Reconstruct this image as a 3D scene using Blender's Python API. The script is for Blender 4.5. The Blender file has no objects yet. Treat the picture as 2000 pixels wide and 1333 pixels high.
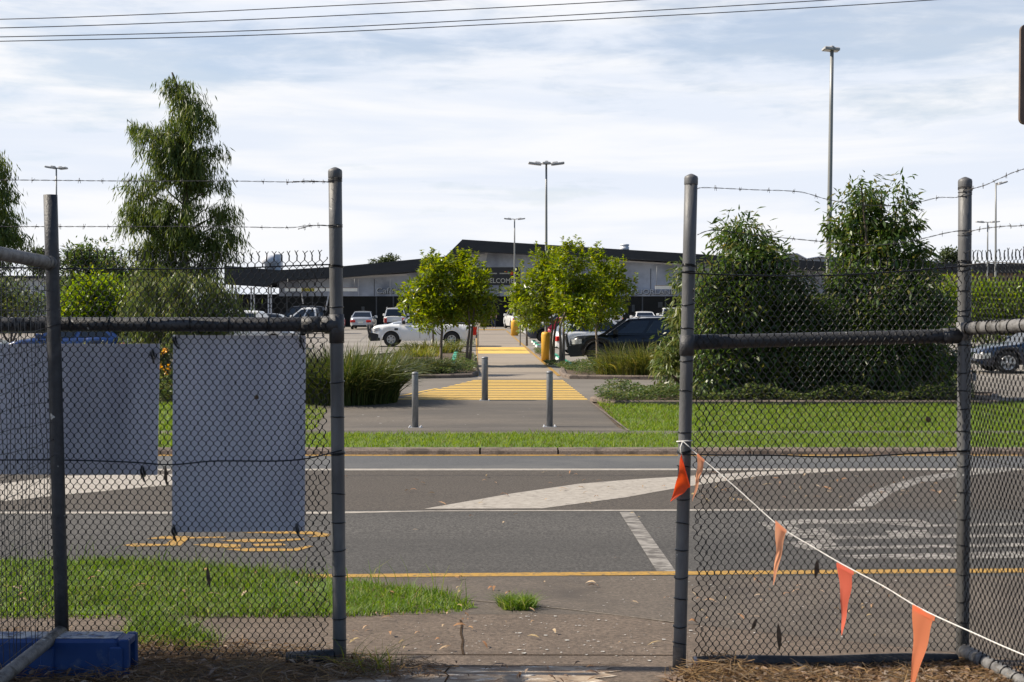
import bpy, bmesh, math, random
import numpy as np
from mathutils import Vector, Matrix

S = bpy.context.scene
COL = S.collection
rad = math.radians

# ------------------------------------------------------------------ camera
F = 2600.0                       # focal length in pixels of the 2000 px wide photograph
CAMZ = 1.65
PITCH = math.atan(74.5 / F)
cam_d = bpy.data.cameras.new("camera")
cam = bpy.data.objects.new("camera", cam_d)
COL.objects.link(cam)
cam.location = (0, 0, CAMZ)
cam.rotation_euler = (math.pi / 2 - PITCH, 0, 0)
cam_d.sensor_width = 36
cam_d.lens = F / 2000 * 36
cam_d.clip_end = 4000
cam_d.clip_start = 0.05
S.camera = cam

# ------------------------------------------------------------------ light
SUNV = Vector((-1.14, 0.05, 1.0)).normalized()
ELEV = math.asin(SUNV.z)
AZ = math.atan2(SUNV.x, SUNV.y)
sd = bpy.data.lights.new("sun", 'SUN')
sd.energy = 5.0
sd.angle = rad(0.5)
sd.color = (1.0, 0.90, 0.75)
so = bpy.data.objects.new("sun", sd)
COL.objects.link(so)
so.rotation_euler = SUNV.to_track_quat('Z', 'Y').to_euler()

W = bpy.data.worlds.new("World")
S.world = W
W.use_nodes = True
def build_world():
    nt = W.node_tree; nt.nodes.clear(); N = nt.nodes.new; lk = nt.links.new
    out = N('ShaderNodeOutputWorld')
    sky = N('ShaderNodeTexSky'); sky.sky_type = 'NISHITA'; sky.sun_disc = False
    sky.sun_elevation = ELEV; sky.sun_rotation = AZ
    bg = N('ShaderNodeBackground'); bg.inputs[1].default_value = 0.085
    tint = N('ShaderNodeMixRGB'); tint.blend_type = 'MULTIPLY'; tint.inputs[0].default_value = 1; tint.inputs[2].default_value = (.93, .98, 1.06, 1)
    lk(sky.outputs[0], tint.inputs[1]); lk(tint.outputs[0], bg.inputs[0])
    tc = N('ShaderNodeTexCoord')
    sep = N('ShaderNodeSeparateXYZ'); lk(tc.outputs['Generated'], sep.inputs[0])
    def mapr(sock, a, b, c, d, smooth=True):
        m = N('ShaderNodeMapRange'); m.interpolation_type = 'SMOOTHSTEP' if smooth else 'LINEAR'
        m.inputs[1].default_value = a; m.inputs[2].default_value = b
        m.inputs[3].default_value = c; m.inputs[4].default_value = d
        lk(sock, m.inputs[0]); return m.outputs[0]
    def noise(scale_vec, rot, off, scale, detail, rough, dist=0.0):
        mp = N('ShaderNodeMapping'); mp.inputs['Scale'].default_value = scale_vec
        mp.inputs['Rotation'].default_value = rot; mp.inputs['Location'].default_value = off
        lk(tc.outputs['Generated'], mp.inputs[0])
        n = N('ShaderNodeTexNoise'); n.inputs['Scale'].default_value = scale
        n.inputs['Detail'].default_value = detail; n.inputs['Roughness'].default_value = rough
        n.inputs['Distortion'].default_value = dist
        lk(mp.outputs[0], n.inputs['Vector']); return n.outputs['Fac']
    def math2(op, a, b):
        m = N('ShaderNodeMath'); m.operation = op
        for i, v in enumerate((a, b)):
            if isinstance(v, (int, float)): m.inputs[i].default_value = v
            else: lk(v, m.inputs[i])
        return m.outputs[0]
    big = noise((1.0, 1.0, 5.0), (0, rad(3), 0), (3.1, 0.4, 0.2), 2.3, 6, 0.55, 0.3)
    mid = noise((1.0, 1.0, 7.0), (0, rad(-4), 0), (0.7, 5.2, 1.1), 5.5, 7, 0.6, 0.5)
    fine = noise((1.0, 1.0, 4.0), (0, rad(6), 0), (7.7, 1.2, 3.3), 17.0, 6, 0.6, 0.4)
    cover = math2('ADD', math2('ADD', math2('MULTIPLY', big, 0.55), math2('MULTIPLY', mid, 0.36)), math2('MULTIPLY', fine, 0.2))
    cov = mapr(cover, 0.44, 0.60, 0.45, 1.0)
    # thickness shading: thick bands are greyer blue, thin ones white
    shade = noise((1.0, 1.0, 9.0), (0, rad(2), 0), (1.7, 8.2, 0.6), 3.3, 6, 0.55, 0.4)
    sh = mapr(shade, 0.36, 0.62, 0.0, 1.0)
    cr = N('ShaderNodeMixRGB'); lk(sh, cr.inputs[0])
    cr.inputs[1].default_value = (0.51, 0.545, 0.61, 1); cr.inputs[2].default_value = (0.605, 0.61, 0.625, 1)
    # cloud bank kept ahead of the camera, thinned behind and overhead for less fill
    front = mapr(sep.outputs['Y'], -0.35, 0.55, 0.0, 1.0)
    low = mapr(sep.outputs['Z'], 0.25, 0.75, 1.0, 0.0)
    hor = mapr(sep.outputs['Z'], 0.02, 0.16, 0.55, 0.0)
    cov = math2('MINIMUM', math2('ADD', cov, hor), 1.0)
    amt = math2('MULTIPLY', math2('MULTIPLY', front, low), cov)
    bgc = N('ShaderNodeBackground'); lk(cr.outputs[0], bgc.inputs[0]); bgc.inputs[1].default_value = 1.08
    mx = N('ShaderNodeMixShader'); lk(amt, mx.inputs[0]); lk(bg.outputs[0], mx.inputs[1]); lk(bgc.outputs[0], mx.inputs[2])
    lk(mx.outputs[0], out.inputs[0])
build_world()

S.view_settings.view_transform = 'Standard'
S.view_settings.look = 'None'
S.view_settings.exposure = 0.58
S.view_settings.gamma = 1.0
S.view_settings.use_curve_mapping = False
S.render.engine = 'CYCLES'
S.cycles.max_bounces = 6
S.cycles.transparent_max_bounces = 6

# ------------------------------------------------------------------ helpers
def P(px, py, Y):
    """world point at distance Y whose picture position is px, py (2000x1333 pixels)"""
    dx = (px - 1000) / F; dy = (666.5 - py) / F
    c, s = math.cos(PITCH), math.sin(PITCH)
    d = (dx, c + dy * s, -s + dy * c)
    t = Y / d[1]
    return Vector((t * d[0], Y, CAMZ + t * d[2]))

def zrow(py, Y): return P(1000, py, Y).z

PROF = [(-60, .06), (4.8, .05), (5.75, .012), (6.05, zrow(1300, 6.05)), (7.3, zrow(1205, 7.3)), (8.2, zrow(1160, 8.2)),
        (8.9, zrow(1124, 8.9)), (12.1, zrow(998, 12.1)), (15.3, zrow(918, 15.3)), (17.8, zrow(890, 17.8)),
        (17.95, zrow(877, 17.95)), (20.4, zrow(848, 20.4)), (23.2, zrow(835, 23.2)), (29.5, -.52), (2500, -.52)]
PY = [p[0] for p in PROF]; PZ = [p[1] for p in PROF]
def zg(Y): return float(np.interp(Y, PY, PZ))
def gnd(px, py):
    lo, hi = 1.0, 600.0
    f = lambda Y: P(px, py, Y).z - zg(Y)
    if f(hi) > 0: return P(px, py, 600)
    for _ in range(50):
        m = (lo + hi) / 2
        if f(m) > 0: lo = m
        else: hi = m
    return P(px, py, lo)

class MB:
    """collects geometry, then links it as ONE mesh object"""
    def __init__(s): s.v = []; s.f = []; s.m = []; s.sm = []
    def add(s, vs, fs, mi=0, smooth=False):
        b = len(s.v); s.v += [tuple(v) for v in vs]
        for f in fs:
            s.f.append(tuple(b + i for i in f)); s.m.append(mi); s.sm.append(smooth)
        return s
    def box(s, lo, hi, mi=0, M=None):
        x0, y0, z0 = lo; x1, y1, z1 = hi
        v = [(x0,y0,z0),(x1,y0,z0),(x1,y1,z0),(x0,y1,z0),(x0,y0,z1),(x1,y0,z1),(x1,y1,z1),(x0,y1,z1)]
        if M is not None: v = [M @ Vector(p) for p in v]
        return s.add(v, [(0,3,2,1),(4,5,6,7),(0,1,5,4),(1,2,6,5),(2,3,7,6),(3,0,4,7)], mi)
    def bbox(s, lo, hi, b=.01, mi=0, M=None):
        """box with chamfered vertical and top edges"""
        x0,y0,z0 = lo; x1,y1,z1 = hi
        def ring(i, z): return [(x0+i+b*0,y0+i+b,z),(x0+i+b,y0+i,z),(x1-i-b,y0+i,z),(x1-i,y0+i+b,z),(x1-i,y1-i-b,z),(x1-i-b,y1-i,z),(x0+i+b,y1-i,z),(x0+i,y1-i-b,z)]
        v = ring(0,z0)+ring(0,z1-b)+ring(b,z1)
        if M is not None: v = [M @ Vector(p) for p in v]
        fs = [tuple(range(7,-1,-1)), tuple(range(16,24))]
        for k in (0,8):
            for i in range(8): fs.append((k+i,k+(i+1)%8,k+8+(i+1)%8,k+8+i))
        return s.add(v, fs, mi)
    def tube(s, pts, r, n=8, mi=0, cap=True, smooth=True):
        pts = [Vector(p) for p in pts]
        rs = r if isinstance(r, (list, tuple)) else [r]*len(pts)
        vs = []; up = None
        for i, p in enumerate(pts):
            a = pts[max(i-1,0)]; b = pts[min(i+1,len(pts)-1)]
            t = (b-a)
            if t.length < 1e-9: t = Vector((0,0,1))
            t.normalize()
            if up is None:
                up = Vector((0,1,0)) if abs(t.y) < .9 else Vector((1,0,0))
            e1 = (up - t*up.dot(t)).normalized(); e2 = t.cross(e1); up = e1
            for k in range(n):
                q = 2*math.pi*k/n
                vs.append(p + (e1*math.cos(q)+e2*math.sin(q))*rs[i])
        fs = []
        for i in range(len(pts)-1):
            for k in range(n):
                fs.append((i*n+k, i*n+(k+1)%n, (i+1)*n+(k+1)%n, (i+1)*n+k))
        s.add(vs, fs, mi, smooth)
        if cap:
            b = len(s.v)-len(vs)
            s.f.append(tuple(b+k for k in range(n-1,-1,-1))); s.m.append(mi); s.sm.append(False)
            e = b+(len(pts)-1)*n
            s.f.append(tuple(e+k for k in range(n))); s.m.append(mi); s.sm.append(False)
        return s
    def lathe(s, prof, c=(0,0,0), n=20, mi=0, M=None, smooth=True):
        """profile of (r, z) pairs round the z axis at c"""
        vs = []
        for r, z in prof:
            for k in range(n):
                q = 2*math.pi*k/n
                v = Vector((r*math.cos(q), r*math.sin(q), z))
                if M is not None: v = M @ v
                vs.append(v+Vector(c))
        fs = []
        for i in range(len(prof)-1):
            for k in range(n): fs.append((i*n+k, i*n+(k+1)%n, (i+1)*n+(k+1)%n, (i+1)*n+k))
        s.add(vs, fs, mi, smooth)
        b = len(s.v)-len(vs)
        s.f.append(tuple(b+k for k in range(n-1,-1,-1))); s.m.append(mi); s.sm.append(False)
        e = b+(len(prof)-1)*n
        s.f.append(tuple(e+k for k in range(n))); s.m.append(mi); s.sm.append(False)
        return s
    def prism(s, poly, d, mi=0):
        """poly: world points of a flat front face, d: extrusion vector"""
        n = len(poly); d = Vector(d)
        a = [Vector(p) for p in poly]; b = [p+d for p in a]
        fs = [tuple(range(n)), tuple(range(2*n-1, n-1, -1))]
        for i in range(n): fs.append((i, i+n, (i+1)%n+n, (i+1)%n))
        return s.add(a+b, fs, mi)
    def build(s, name, mats, parent=None, local=False, fix=True):
        me = bpy.data.meshes.new(name)
        vs = s.v
        if parent is not None and not local:
            o = Vector((0,0,0)); q = parent
            while q is not None: o += q.location; q = q.parent
            vs = [(v[0]-o.x, v[1]-o.y, v[2]-o.z) for v in vs]
        me.from_pydata(vs, [], s.f)
        if not isinstance(mats, (list, tuple)): mats = [mats]
        for m in mats: me.materials.append(m)
        me.polygons.foreach_set('material_index', s.m)
        me.polygons.foreach_set('use_smooth', s.sm)
        me.update()
        if fix:
            bm = bmesh.new(); bm.from_mesh(me); bmesh.ops.recalc_face_normals(bm, faces=bm.faces); bm.to_mesh(me); bm.free()
        ob = bpy.data.objects.new(name, me); COL.objects.link(ob)
        if parent is not None: ob.parent = parent
        return ob

def tag(o, label=None, cat=None, group=None, kind=None):
    if label: o['label'] = label
    if cat: o['category'] = cat
    if group: o['group'] = group
    if kind: o['kind'] = kind
    return o
def thing(name, label, cat, loc=(0,0,0), rz=0, group=None):
    o = bpy.data.objects.new(name, None); COL.objects.link(o)
    o.empty_display_size = .2
    o.location = loc; o.rotation_euler = (0,0,rz)
    return tag(o, label, cat, group)
def kids(o): return [c for c in bpy.data.objects if c.parent == o]
def copy_tree(o, parent=None):
    c = o.copy(); COL.objects.link(c)
    if parent is not None: c.parent = parent
    for ch in kids(o): copy_tree(ch, c)
    return c

def np_mesh(name, V, faces_n, mat, parent=None, smooth=False):
    """V: (n*k,3) array, k vertices to each face in order"""
    k = faces_n; V = np.asarray(V, dtype=np.float32).reshape(-1, 3)
    if parent is not None:
        o = Vector((0,0,0)); q = parent
        while q is not None: o += q.location; q = q.parent
        V = V - np.array(o, dtype=np.float32)
    n = len(V)//k
    me = bpy.data.meshes.new(name)
    me.vertices.add(len(V)); me.vertices.foreach_set('co', V.ravel())
    me.loops.add(n*k); me.loops.foreach_set('vertex_index', np.arange(n*k, dtype=np.int32))
    me.polygons.add(n); me.polygons.foreach_set('loop_start', np.arange(0, n*k, k, dtype=np.int32))
    try: me.polygons.foreach_set('loop_total', np.full(n, k, dtype=np.int32))
    except Exception: pass
    me.materials.append(mat); me.update(calc_edges=True); me.validate()
    ob = bpy.data.objects.new(name, me); COL.objects.link(ob)
    if parent is not None: ob.parent = parent
    return ob
def strip_mesh(name, rows_l, rows_r, mat, parent=None):
    """ribbons: rows_l/rows_r (n, k, 3) edges; consecutive rows joined by shared vertices"""
    n, k, _ = rows_l.shape
    V = np.stack([rows_l, rows_r], axis=2).reshape(-1, 3).astype(np.float32)   # n,k,2,3
    if parent is not None:
        o = Vector((0,0,0)); q = parent
        while q is not None: o += q.location; q = q.parent
        V = V - np.array(o, dtype=np.float32)
    base = (np.arange(n)*k*2)[:,None,None]; j = (np.arange(k-1)*2)[None,:,None]
    quad = np.array([0,1,3,2])[None,None,:]
    idx = (base+j+quad).astype(np.int32).ravel(); m = n*(k-1)
    me = bpy.data.meshes.new(name)
    me.vertices.add(len(V)); me.vertices.foreach_set('co', V.ravel())
    me.loops.add(m*4); me.loops.foreach_set('vertex_index', idx)
    me.polygons.add(m); me.polygons.foreach_set('loop_start', np.arange(0, m*4, 4, dtype=np.int32))
    try: me.polygons.foreach_set('loop_total', np.full(m, 4, dtype=np.int32))
    except Exception: pass
    me.polygons.foreach_set('use_smooth', np.ones(m, dtype=bool))
    me.materials.append(mat); me.update(calc_edges=True); me.validate()
    ob = bpy.data.objects.new(name, me); COL.objects.link(ob)
    if parent is not None: ob.parent = parent
    return ob
def unit(a): return a/np.maximum(np.linalg.norm(a, axis=-1, keepdims=True), 1e-9)

def sheet(name, poly, dz, mat, kind='structure', label=None, cat=None, group=None, parent=None, rim=0):
    """flat ground polygon (x, y pairs) that follows the ground profile, dz above it"""
    if max(p[1] for p in poly) < 29.4 and dz > 0: dz *= .28
    bm = bmesh.new()
    bm.faces.new([bm.verts.new((p[0], p[1], 0)) for p in poly])
    y0 = min(p[1] for p in poly); y1 = max(p[1] for p in poly)
    for y in PY:
        if y0 < y < y1:
            bmesh.ops.bisect_plane(bm, geom=bm.verts[:]+bm.edges[:]+bm.faces[:], dist=1e-5, plane_co=(0,y,0), plane_no=(0,1,0))
    bmesh.ops.triangulate(bm, faces=[f for f in bm.faces if len(f.verts) > 4])
    for v in bm.verts: v.co.z = zg(v.co.y)+dz
    bmesh.ops.recalc_face_normals(bm, faces=bm.faces)
    for f in bm.faces:
        if f.normal.z < 0: f.normal_flip()
    me = bpy.data.meshes.new(name); bm.to_mesh(me); bm.free()
    me.materials.append(mat)
    o = bpy.data.objects.new(name, me); COL.objects.link(o)
    return tag(o, label, cat, group, kind)
def gp(*pix): return [tuple(gnd(x, y).xy) for x, y in pix]

# ------------------------------------------------------------------ materials
def mat(name, c1, c2=None, scale=8, rough=.7, bump=0, metal=0, detail=6, lo=.35, hi=.65, stretch=None, c3=None, s3=1.0, lo3=.5, hi3=.6,
        spec=None, coat=0, bscale=None, stretch3=None, f3=1.0, c4=None, s4=60, lo4=.62, hi4=.66, ramp4='noise'):
    m = bpy.data.materials.new(name); m.use_nodes = True
    nt = m.node_tree; N = nt.nodes.new; lk = nt.links.new
    b = nt.nodes['Principled BSDF']
    b.inputs['Roughness'].default_value = rough; b.inputs['Metallic'].default_value = metal
    if spec is not None: b.inputs['Specular IOR Level'].default_value = spec
    if coat: b.inputs['Coat Weight'].default_value = coat; b.inputs['Coat Roughness'].default_value = .05
    c4_ = lambda c: (*c, 1) if not isinstance(c, (int, float)) else (c, c, c, 1)
    b.inputs['Base Color'].default_value = c4_(c1)
    tc = N('ShaderNodeTexCoord'); mp = N('ShaderNodeMapping'); lk(tc.outputs['Object'], mp.inputs[0])
    if stretch: mp.inputs['Scale'].default_value = stretch
    def nz(sc, dt=detail, vec=None):
        n = N('ShaderNodeTexNoise'); n.inputs['Scale'].default_value = sc; n.inputs['Detail'].default_value = dt
        n.inputs['Roughness'].default_value = .6
        lk(vec or mp.outputs[0], n.inputs['Vector']); return n.outputs['Fac']
    def mr(sock, a, bb):
        r = N('ShaderNodeMapRange'); r.inputs[1].default_value = a; r.inputs[2].default_value = bb; lk(sock, r.inputs[0]); return r.outputs[0]
    def mix(f, a, c):
        x = N('ShaderNodeMixRGB'); lk(f, x.inputs[0])
        if isinstance(a, tuple): x.inputs[1].default_value = a
        else: lk(a, x.inputs[1])
        if isinstance(c, tuple): x.inputs[2].default_value = c
        else: lk(c, x.inputs[2])
        return x.outputs[0]
    cur = c4_(c1)
    if c2 is not None: cur = mix(mr(nz(scale), lo, hi), cur, c4_(c2))
    if c3 is not None:
        v3 = None
        if stretch3:
            m3 = N('ShaderNodeMapping'); lk(tc.outputs['Object'], m3.inputs[0]); m3.inputs['Scale'].default_value = stretch3; v3 = m3.outputs[0]
        r3 = N('ShaderNodeMapRange'); r3.inputs[1].default_value = lo3; r3.inputs[2].default_value = hi3; r3.inputs[4].default_value = f3
        lk(nz(s3, detail, v3), r3.inputs[0]); cur = mix(r3.outputs[0], cur, c4_(c3))
    if c4 is not None: cur = mix(mr(nz(s4, 3, tc.outputs['Object']), lo4, hi4), cur, c4_(c4))
    if not isinstance(cur, tuple): lk(cur, b.inputs['Base Color'])
    if bump:
        bp = N('ShaderNodeBump'); bp.inputs['Strength'].default_value = bump; bp.inputs['Distance'].default_value = .02
        lk(nz(bscale or scale*4, 4), bp.inputs['Height']); lk(bp.outputs[0], b.inputs['Normal'])
    return m

def leafmat(name, cols, trans=.35, rough=.45, spec=.4):
    """cols: colours picked at random leaf by leaf"""
    m = bpy.data.materials.new(name); m.use_nodes = True
    nt = m.node_tree; N = nt.nodes.new; lk = nt.links.new
    b = nt.nodes['Principled BSDF']; out = nt.nodes['Material Output']
    g = N('ShaderNodeNewGeometry'); r = N('ShaderNodeValToRGB')
    el = r.color_ramp.elements
    while len(el) < len(cols): el.new(.5)
    for i, c in enumerate(cols):
        el[i].position = i/(len(cols)-1); el[i].color = (*c, 1)
    lk(g.outputs['Random Per Island'], r.inputs[0]); lk(r.outputs[0], b.inputs['Base Color'])
    b.inputs['Roughness'].default_value = rough; b.inputs['Specular IOR Level'].default_value = spec
    t = N('ShaderNodeBsdfTranslucent')
    hs = N('ShaderNodeHueSaturation'); hs.inputs['Hue'].default_value = .485; hs.inputs['Saturation'].default_value = 1.15; hs.inputs['Value'].default_value = 1.9
    lk(r.outputs[0], hs.inputs['Color']); lk(hs.outputs[0], t.inputs[0])
    mx = N('ShaderNodeMixShader'); mx.inputs[0].default_value = trans
    lk(b.outputs[0], mx.inputs[1]); lk(t.outputs[0], mx.inputs[2]); lk(mx.outputs[0], out.inputs[0])
    return m

M = {}
M['soil'] = mat('soil', (.075,.05,.032), (.14,.10,.065), 14, .95, .6, c3=(.05,.035,.025), s3=3)
M['lawn_soil'] = mat('lawn_soil', (.07,.115,.022), (.12,.17,.04), 30, .95, .5, c3=(.14,.13,.06), s3=2, lo3=.55, hi3=.75)
M['asphalt'] = mat('asphalt', (.028,.026,.024), (.104,.097,.089), 52, .95, .3, c3=(.035,.033,.031), s3=1.0, lo3=.42, hi3=.62, stretch=(.9,.5,1), stretch3=(.05,.75,1), f3=.55, c4=(.17,.16,.145), s4=95, lo4=.6, hi4=.7)
M['median_asphalt'] = mat('median_asphalt', (.030,.025,.02), (.100,.082,.066), 50, .9, .3, c3=(.055,.046,.037), s3=1.2, lo3=.45, hi3=.7, stretch3=(.12,.8,1), f3=.6, c4=(.16,.145,.12), s4=90, lo4=.62, hi4=.7)
M['far_asphalt'] = mat('far_asphalt', (.056,.057,.059), (.092,.093,.094), 34, .85, .2, c3=(.095,.095,.093), s3=.6)
M['footpath'] = mat('footpath', (.072,.053,.039), (.180,.135,.10), 45, .9, .4, c3=(.075,.055,.04), s3=2.5, lo3=.45, hi3=.8, c4=(.25,.21,.16), s4=120, lo4=.66, hi4=.7)
M['apron'] = mat('apron', (.068,.055,.043), (.145,.117,.092), 45, .9, .35, c3=(.065,.053,.043), s3=1.7, lo3=.45, hi3=.68)
M['pale_concrete'] = mat('pale_concrete', (.36,.28,.20), (.20,.14,.095), 9, .9, .5, lo=.42, hi=.58, c3=(.60,.54,.46), s3=16, lo3=.56, hi3=.64, stretch=(.6,1.4,1))
M['dropping'] = mat('dropping', (.36,.34,.31), (.55,.54,.51), 30, .9)
M['tar'] = mat('tar', (.038,.027,.019), (.075,.055,.04), 60, 1.0, spec=0)
M['drive'] = mat('drive', (.092,.078,.063), (.150,.128,.104), 25, .9, .2, c3=(.078,.068,.058), s3=.8, lo3=.4, hi3=.65, stretch=(.4,1,1))
M['park'] = mat('park', (.21,.19,.165), (.28,.255,.22), 30, .9, .15, c3=(.17,.15,.13), s3=.25, lo3=.4, hi3=.65, stretch=(.4,1,1))
M['aisle'] = mat('aisle', (.145,.128,.108), (.185,.165,.14), 30, .9, .15, c3=(.12,.106,.09), s3=.5, lo3=.4, hi3=.68, stretch=(.4,1,1))
M['path'] = mat('path', (.235,.195,.155), (.30,.255,.205), 30, .9, .15, c3=(.17,.145,.12), s3=.6, lo3=.45, hi3=.7, stretch=(.4,1,1))
M['kerb'] = mat('kerb', (.13,.10,.078), (.225,.175,.14), 40, .9, .35, c3=(.09,.07,.056), s3=4)
M['paint_white'] = mat('paint_white', (.39,.355,.31), (.29,.26,.22), 16, .75, .15, c3=(.15,.13,.11), s3=30, lo3=.53, hi3=.70, stretch=(.6,1,1))
M['paint_worn'] = mat('paint_worn', (.28,.26,.235), (.17,.158,.14), 14, .8, .15, c3=(.09,.08,.07), s3=14, lo3=.46, hi3=.60, stretch=(.6,1,1))
M['paint_yellow'] = mat('paint_yellow', (.42,.235,.035), (.30,.175,.035), 25, .75, .1, c3=(.12,.09,.05), s3=22, lo3=.52, hi3=.66)
M['paint_cream'] = mat('paint_cream', (.72,.46,.09), (.60,.39,.09), 6, .75, .1, c3=(.25,.2,.13), s3=20, lo3=.62, hi3=.75)
M['galv'] = mat('galv', (.20,.205,.215), (.30,.305,.315), 30, .5, .1, metal=.35, c3=(.13,.13,.135), s3=7, lo3=.5, hi3=.7, stretch=(1,1,.35))
M['galv_dark'] = mat('galv_dark', (.036,.037,.041), (.068,.068,.072), 25, .55, .25, metal=.25, c3=(.05,.05,.052), s3=8, lo3=.45, hi3=.65, c4=(.5,.5,.48), s4=16, lo4=.70, hi4=.73)
M['rail_grey'] = mat('rail_grey', (.13,.128,.13), (.20,.195,.19), 25, .6, .3, metal=.2, c3=(.07,.066,.06), s3=22, lo3=.5, hi3=.64, c4=(.5,.5,.48), s4=14, lo4=.70, hi4=.73)
M['post_grey'] = mat('post_grey', (.10,.101,.105), (.165,.165,.165), 18, .55, .15, metal=.25, c3=(.06,.058,.056), s3=9, lo3=.45, hi3=.62, stretch=(1,1,.3), f3=.8, c4=(.5,.5,.48), s4=30, lo4=.72, hi4=.74)
M['black_wire'] = mat('black_wire', (.005,.005,.006), rough=.33, spec=.42)
M['grey_wire'] = mat('grey_wire', (.07,.068,.066), (.12,.115,.11), 40, .5, metal=.4)
M['barb'] = mat('barb', (.05,.048,.047), (.11,.105,.10), 60, .55, metal=.4)
M['sign_back'] = mat('sign_back', (.66,.66,.73), (.72,.70,.77), 3, .55, c3=(.42,.41,.48), s3=1.6, lo3=.45, hi3=.7, stretch3=(2.2,1,.5), f3=.8, bump=.12, bscale=2.2, c4=(.08,.07,.06), s4=26, lo4=.74, hi4=.76)
M['blue_plastic'] = mat('blue_plastic', (.005,.038,.15), (.008,.045,.17), 8, .5, c3=(.10,.13,.2), s3=9, lo3=.56, hi3=.75)
M['dust'] = mat('dust', (.5,.49,.47), (.12,.16,.26), 16, .9, lo=.45, hi=.62, c3=(.14,.1,.06), s3=30, lo3=.55, hi3=.65)
M['rope'] = mat('rope', (.72,.70,.66), (.5,.48,.45), 120, .8)
def flagmat(name, c, tr):
    m = bpy.data.materials.new(name); m.use_nodes = True; nt = m.node_tree
    b = nt.nodes['Principled BSDF']; b.inputs['Base Color'].default_value = (*c, 1); b.inputs['Roughness'].default_value = .45
    t = nt.nodes.new('ShaderNodeBsdfTranslucent'); t.inputs[0].default_value = (*c, 1)
    n = nt.nodes.new('ShaderNodeTexNoise'); n.inputs['Scale'].default_value = 20
    bp = nt.nodes.new('ShaderNodeBump'); bp.inputs['Strength'].default_value = .45; nt.links.new(n.outputs[0], bp.inputs['Height']); nt.links.new(bp.outputs[0], b.inputs['Normal'])
    mx = nt.nodes.new('ShaderNodeMixShader'); mx.inputs[0].default_value = tr
    nt.links.new(b.outputs[0], mx.inputs[1]); nt.links.new(t.outputs[0], mx.inputs[2]); nt.links.new(mx.outputs[0], nt.nodes['Material Output'].inputs[0])
    return m
M['flag_red'] = flagmat('flag_red', (.95,.10,.015), .5)
M['flag_orange'] = flagmat('flag_orange', (.96,.30,.14), .7)
M['flag_shaded'] = flagmat('flag_shaded', (.80,.17,.10), .5)  # orange flag cloth with shade put into its colour
M['flag_pale'] = flagmat('flag_pale', (.98,.46,.26), .72)
M['straw'] = leafmat('straw', [(.085,.05,.025),(.16,.095,.045),(.29,.19,.085),(.11,.065,.033),(.22,.18,.13)], .12, .8, .2)
M['dead_leaf'] = leafmat('dead_leaf', [(.06,.035,.02),(.14,.08,.04),(.22,.135,.075),(.33,.26,.2),(.09,.05,.03)], .15, .7, .3)
M['road_leaf'] = leafmat('road_leaf', [(.40,.24,.12),(.30,.15,.07),(.5,.38,.24),(.16,.1,.06),(.42,.32,.16)], .1, .7, .3)
M['grass'] = leafmat('grass', [(.062,.125,.014),(.10,.18,.022),(.14,.21,.032),(.075,.145,.016),(.25,.26,.10)], .4, .5, .3)
M['lawn'] = leafmat('lawn', [(.092,.155,.018),(.135,.21,.026),(.175,.25,.036),(.115,.19,.02),(.24,.26,.08)], .4, .55, .25)
M['strap'] = leafmat('strap', [(.022,.04,.008),(.045,.07,.014),(.07,.095,.022),(.12,.12,.04),(.03,.05,.01)], .3, .4, .45)
M['strap_gold'] = leafmat('strap_gold', [(.09,.13,.02),(.16,.18,.03),(.22,.20,.05),(.12,.15,.02)], .35, .4, .4)
M['strap_mix'] = leafmat('strap_mix', [(.04,.06,.012),(.08,.10,.02),(.13,.14,.03),(.19,.17,.05),(.05,.08,.015)], .32, .4, .4)
M['flower'] = leafmat('flower', [(.65,.30,.02),(.75,.42,.03),(.6,.22,.02)], .3)
M['leaf_bright'] = leafmat('leaf_bright', [(.08,.125,.011),(.14,.20,.017),(.20,.255,.025),(.09,.145,.013),(.28,.27,.035)], .46, .33, .5)
M['leaf_weep'] = leafmat('leaf_weep', [(.042,.075,.015),(.075,.115,.022),(.115,.15,.03),(.05,.085,.018),(.16,.17,.045)], .34, .45, .4)
M['leaf_dark'] = leafmat('leaf_dark', [(.034,.066,.014),(.055,.10,.02),(.085,.13,.028),(.042,.08,.016),(.19,.17,.05)], .33, .35, .5)
M['leaf_olive'] = leafmat('leaf_olive', [(.05,.085,.02),(.08,.12,.03),(.11,.14,.04),(.16,.16,.05)], .35, .4, .4)
M['leaf_far'] = leafmat('leaf_far', [(.04,.06,.02),(.06,.085,.03),(.09,.11,.04)], .25, .6, .3)
M['leaf_lime'] = leafmat('leaf_lime', [(.08,.15,.01),(.13,.21,.015),(.17,.25,.02),(.20,.22,.03)], .42, .4, .4)
M['cover'] = leafmat('cover', [(.04,.075,.02),(.07,.115,.03),(.10,.14,.045),(.15,.15,.06),(.055,.09,.025)], .3, .4, .4)
M['bark'] = mat('bark', (.11,.08,.055), (.20,.16,.12), 14, .9, .6, stretch=(1,1,.25))
M['bark_dark'] = mat('bark_dark', (.06,.045,.035), (.11,.085,.065), 14, .9, .6, stretch=(1,1,.25))
M['fascia'] = mat('fascia', (.010,.011,.014), (.016,.017,.021), .4, .5, stretch=(1,1,6))
M['wall_metal'] = mat('wall_metal', (.36,.39,.47), (.47,.50,.58), .22, .5, c3=(.19,.21,.27), s3=.33, lo3=.44, hi3=.62, f3=.85, metal=.1)
M['wall_pale'] = mat('wall_pale', (.40,.41,.43), (.48,.49,.5), .5, .6)
M['trim'] = mat('trim', (.55,.56,.60), (.62,.63,.66), 2, .4)
M['void'] = mat('void', (.006,.006,.007), (.012,.011,.011), .8, .35, spec=.2)
M['display_grey'] = mat('display_grey', (.05,.05,.05), (.09,.09,.09), 2, .6)
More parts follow.
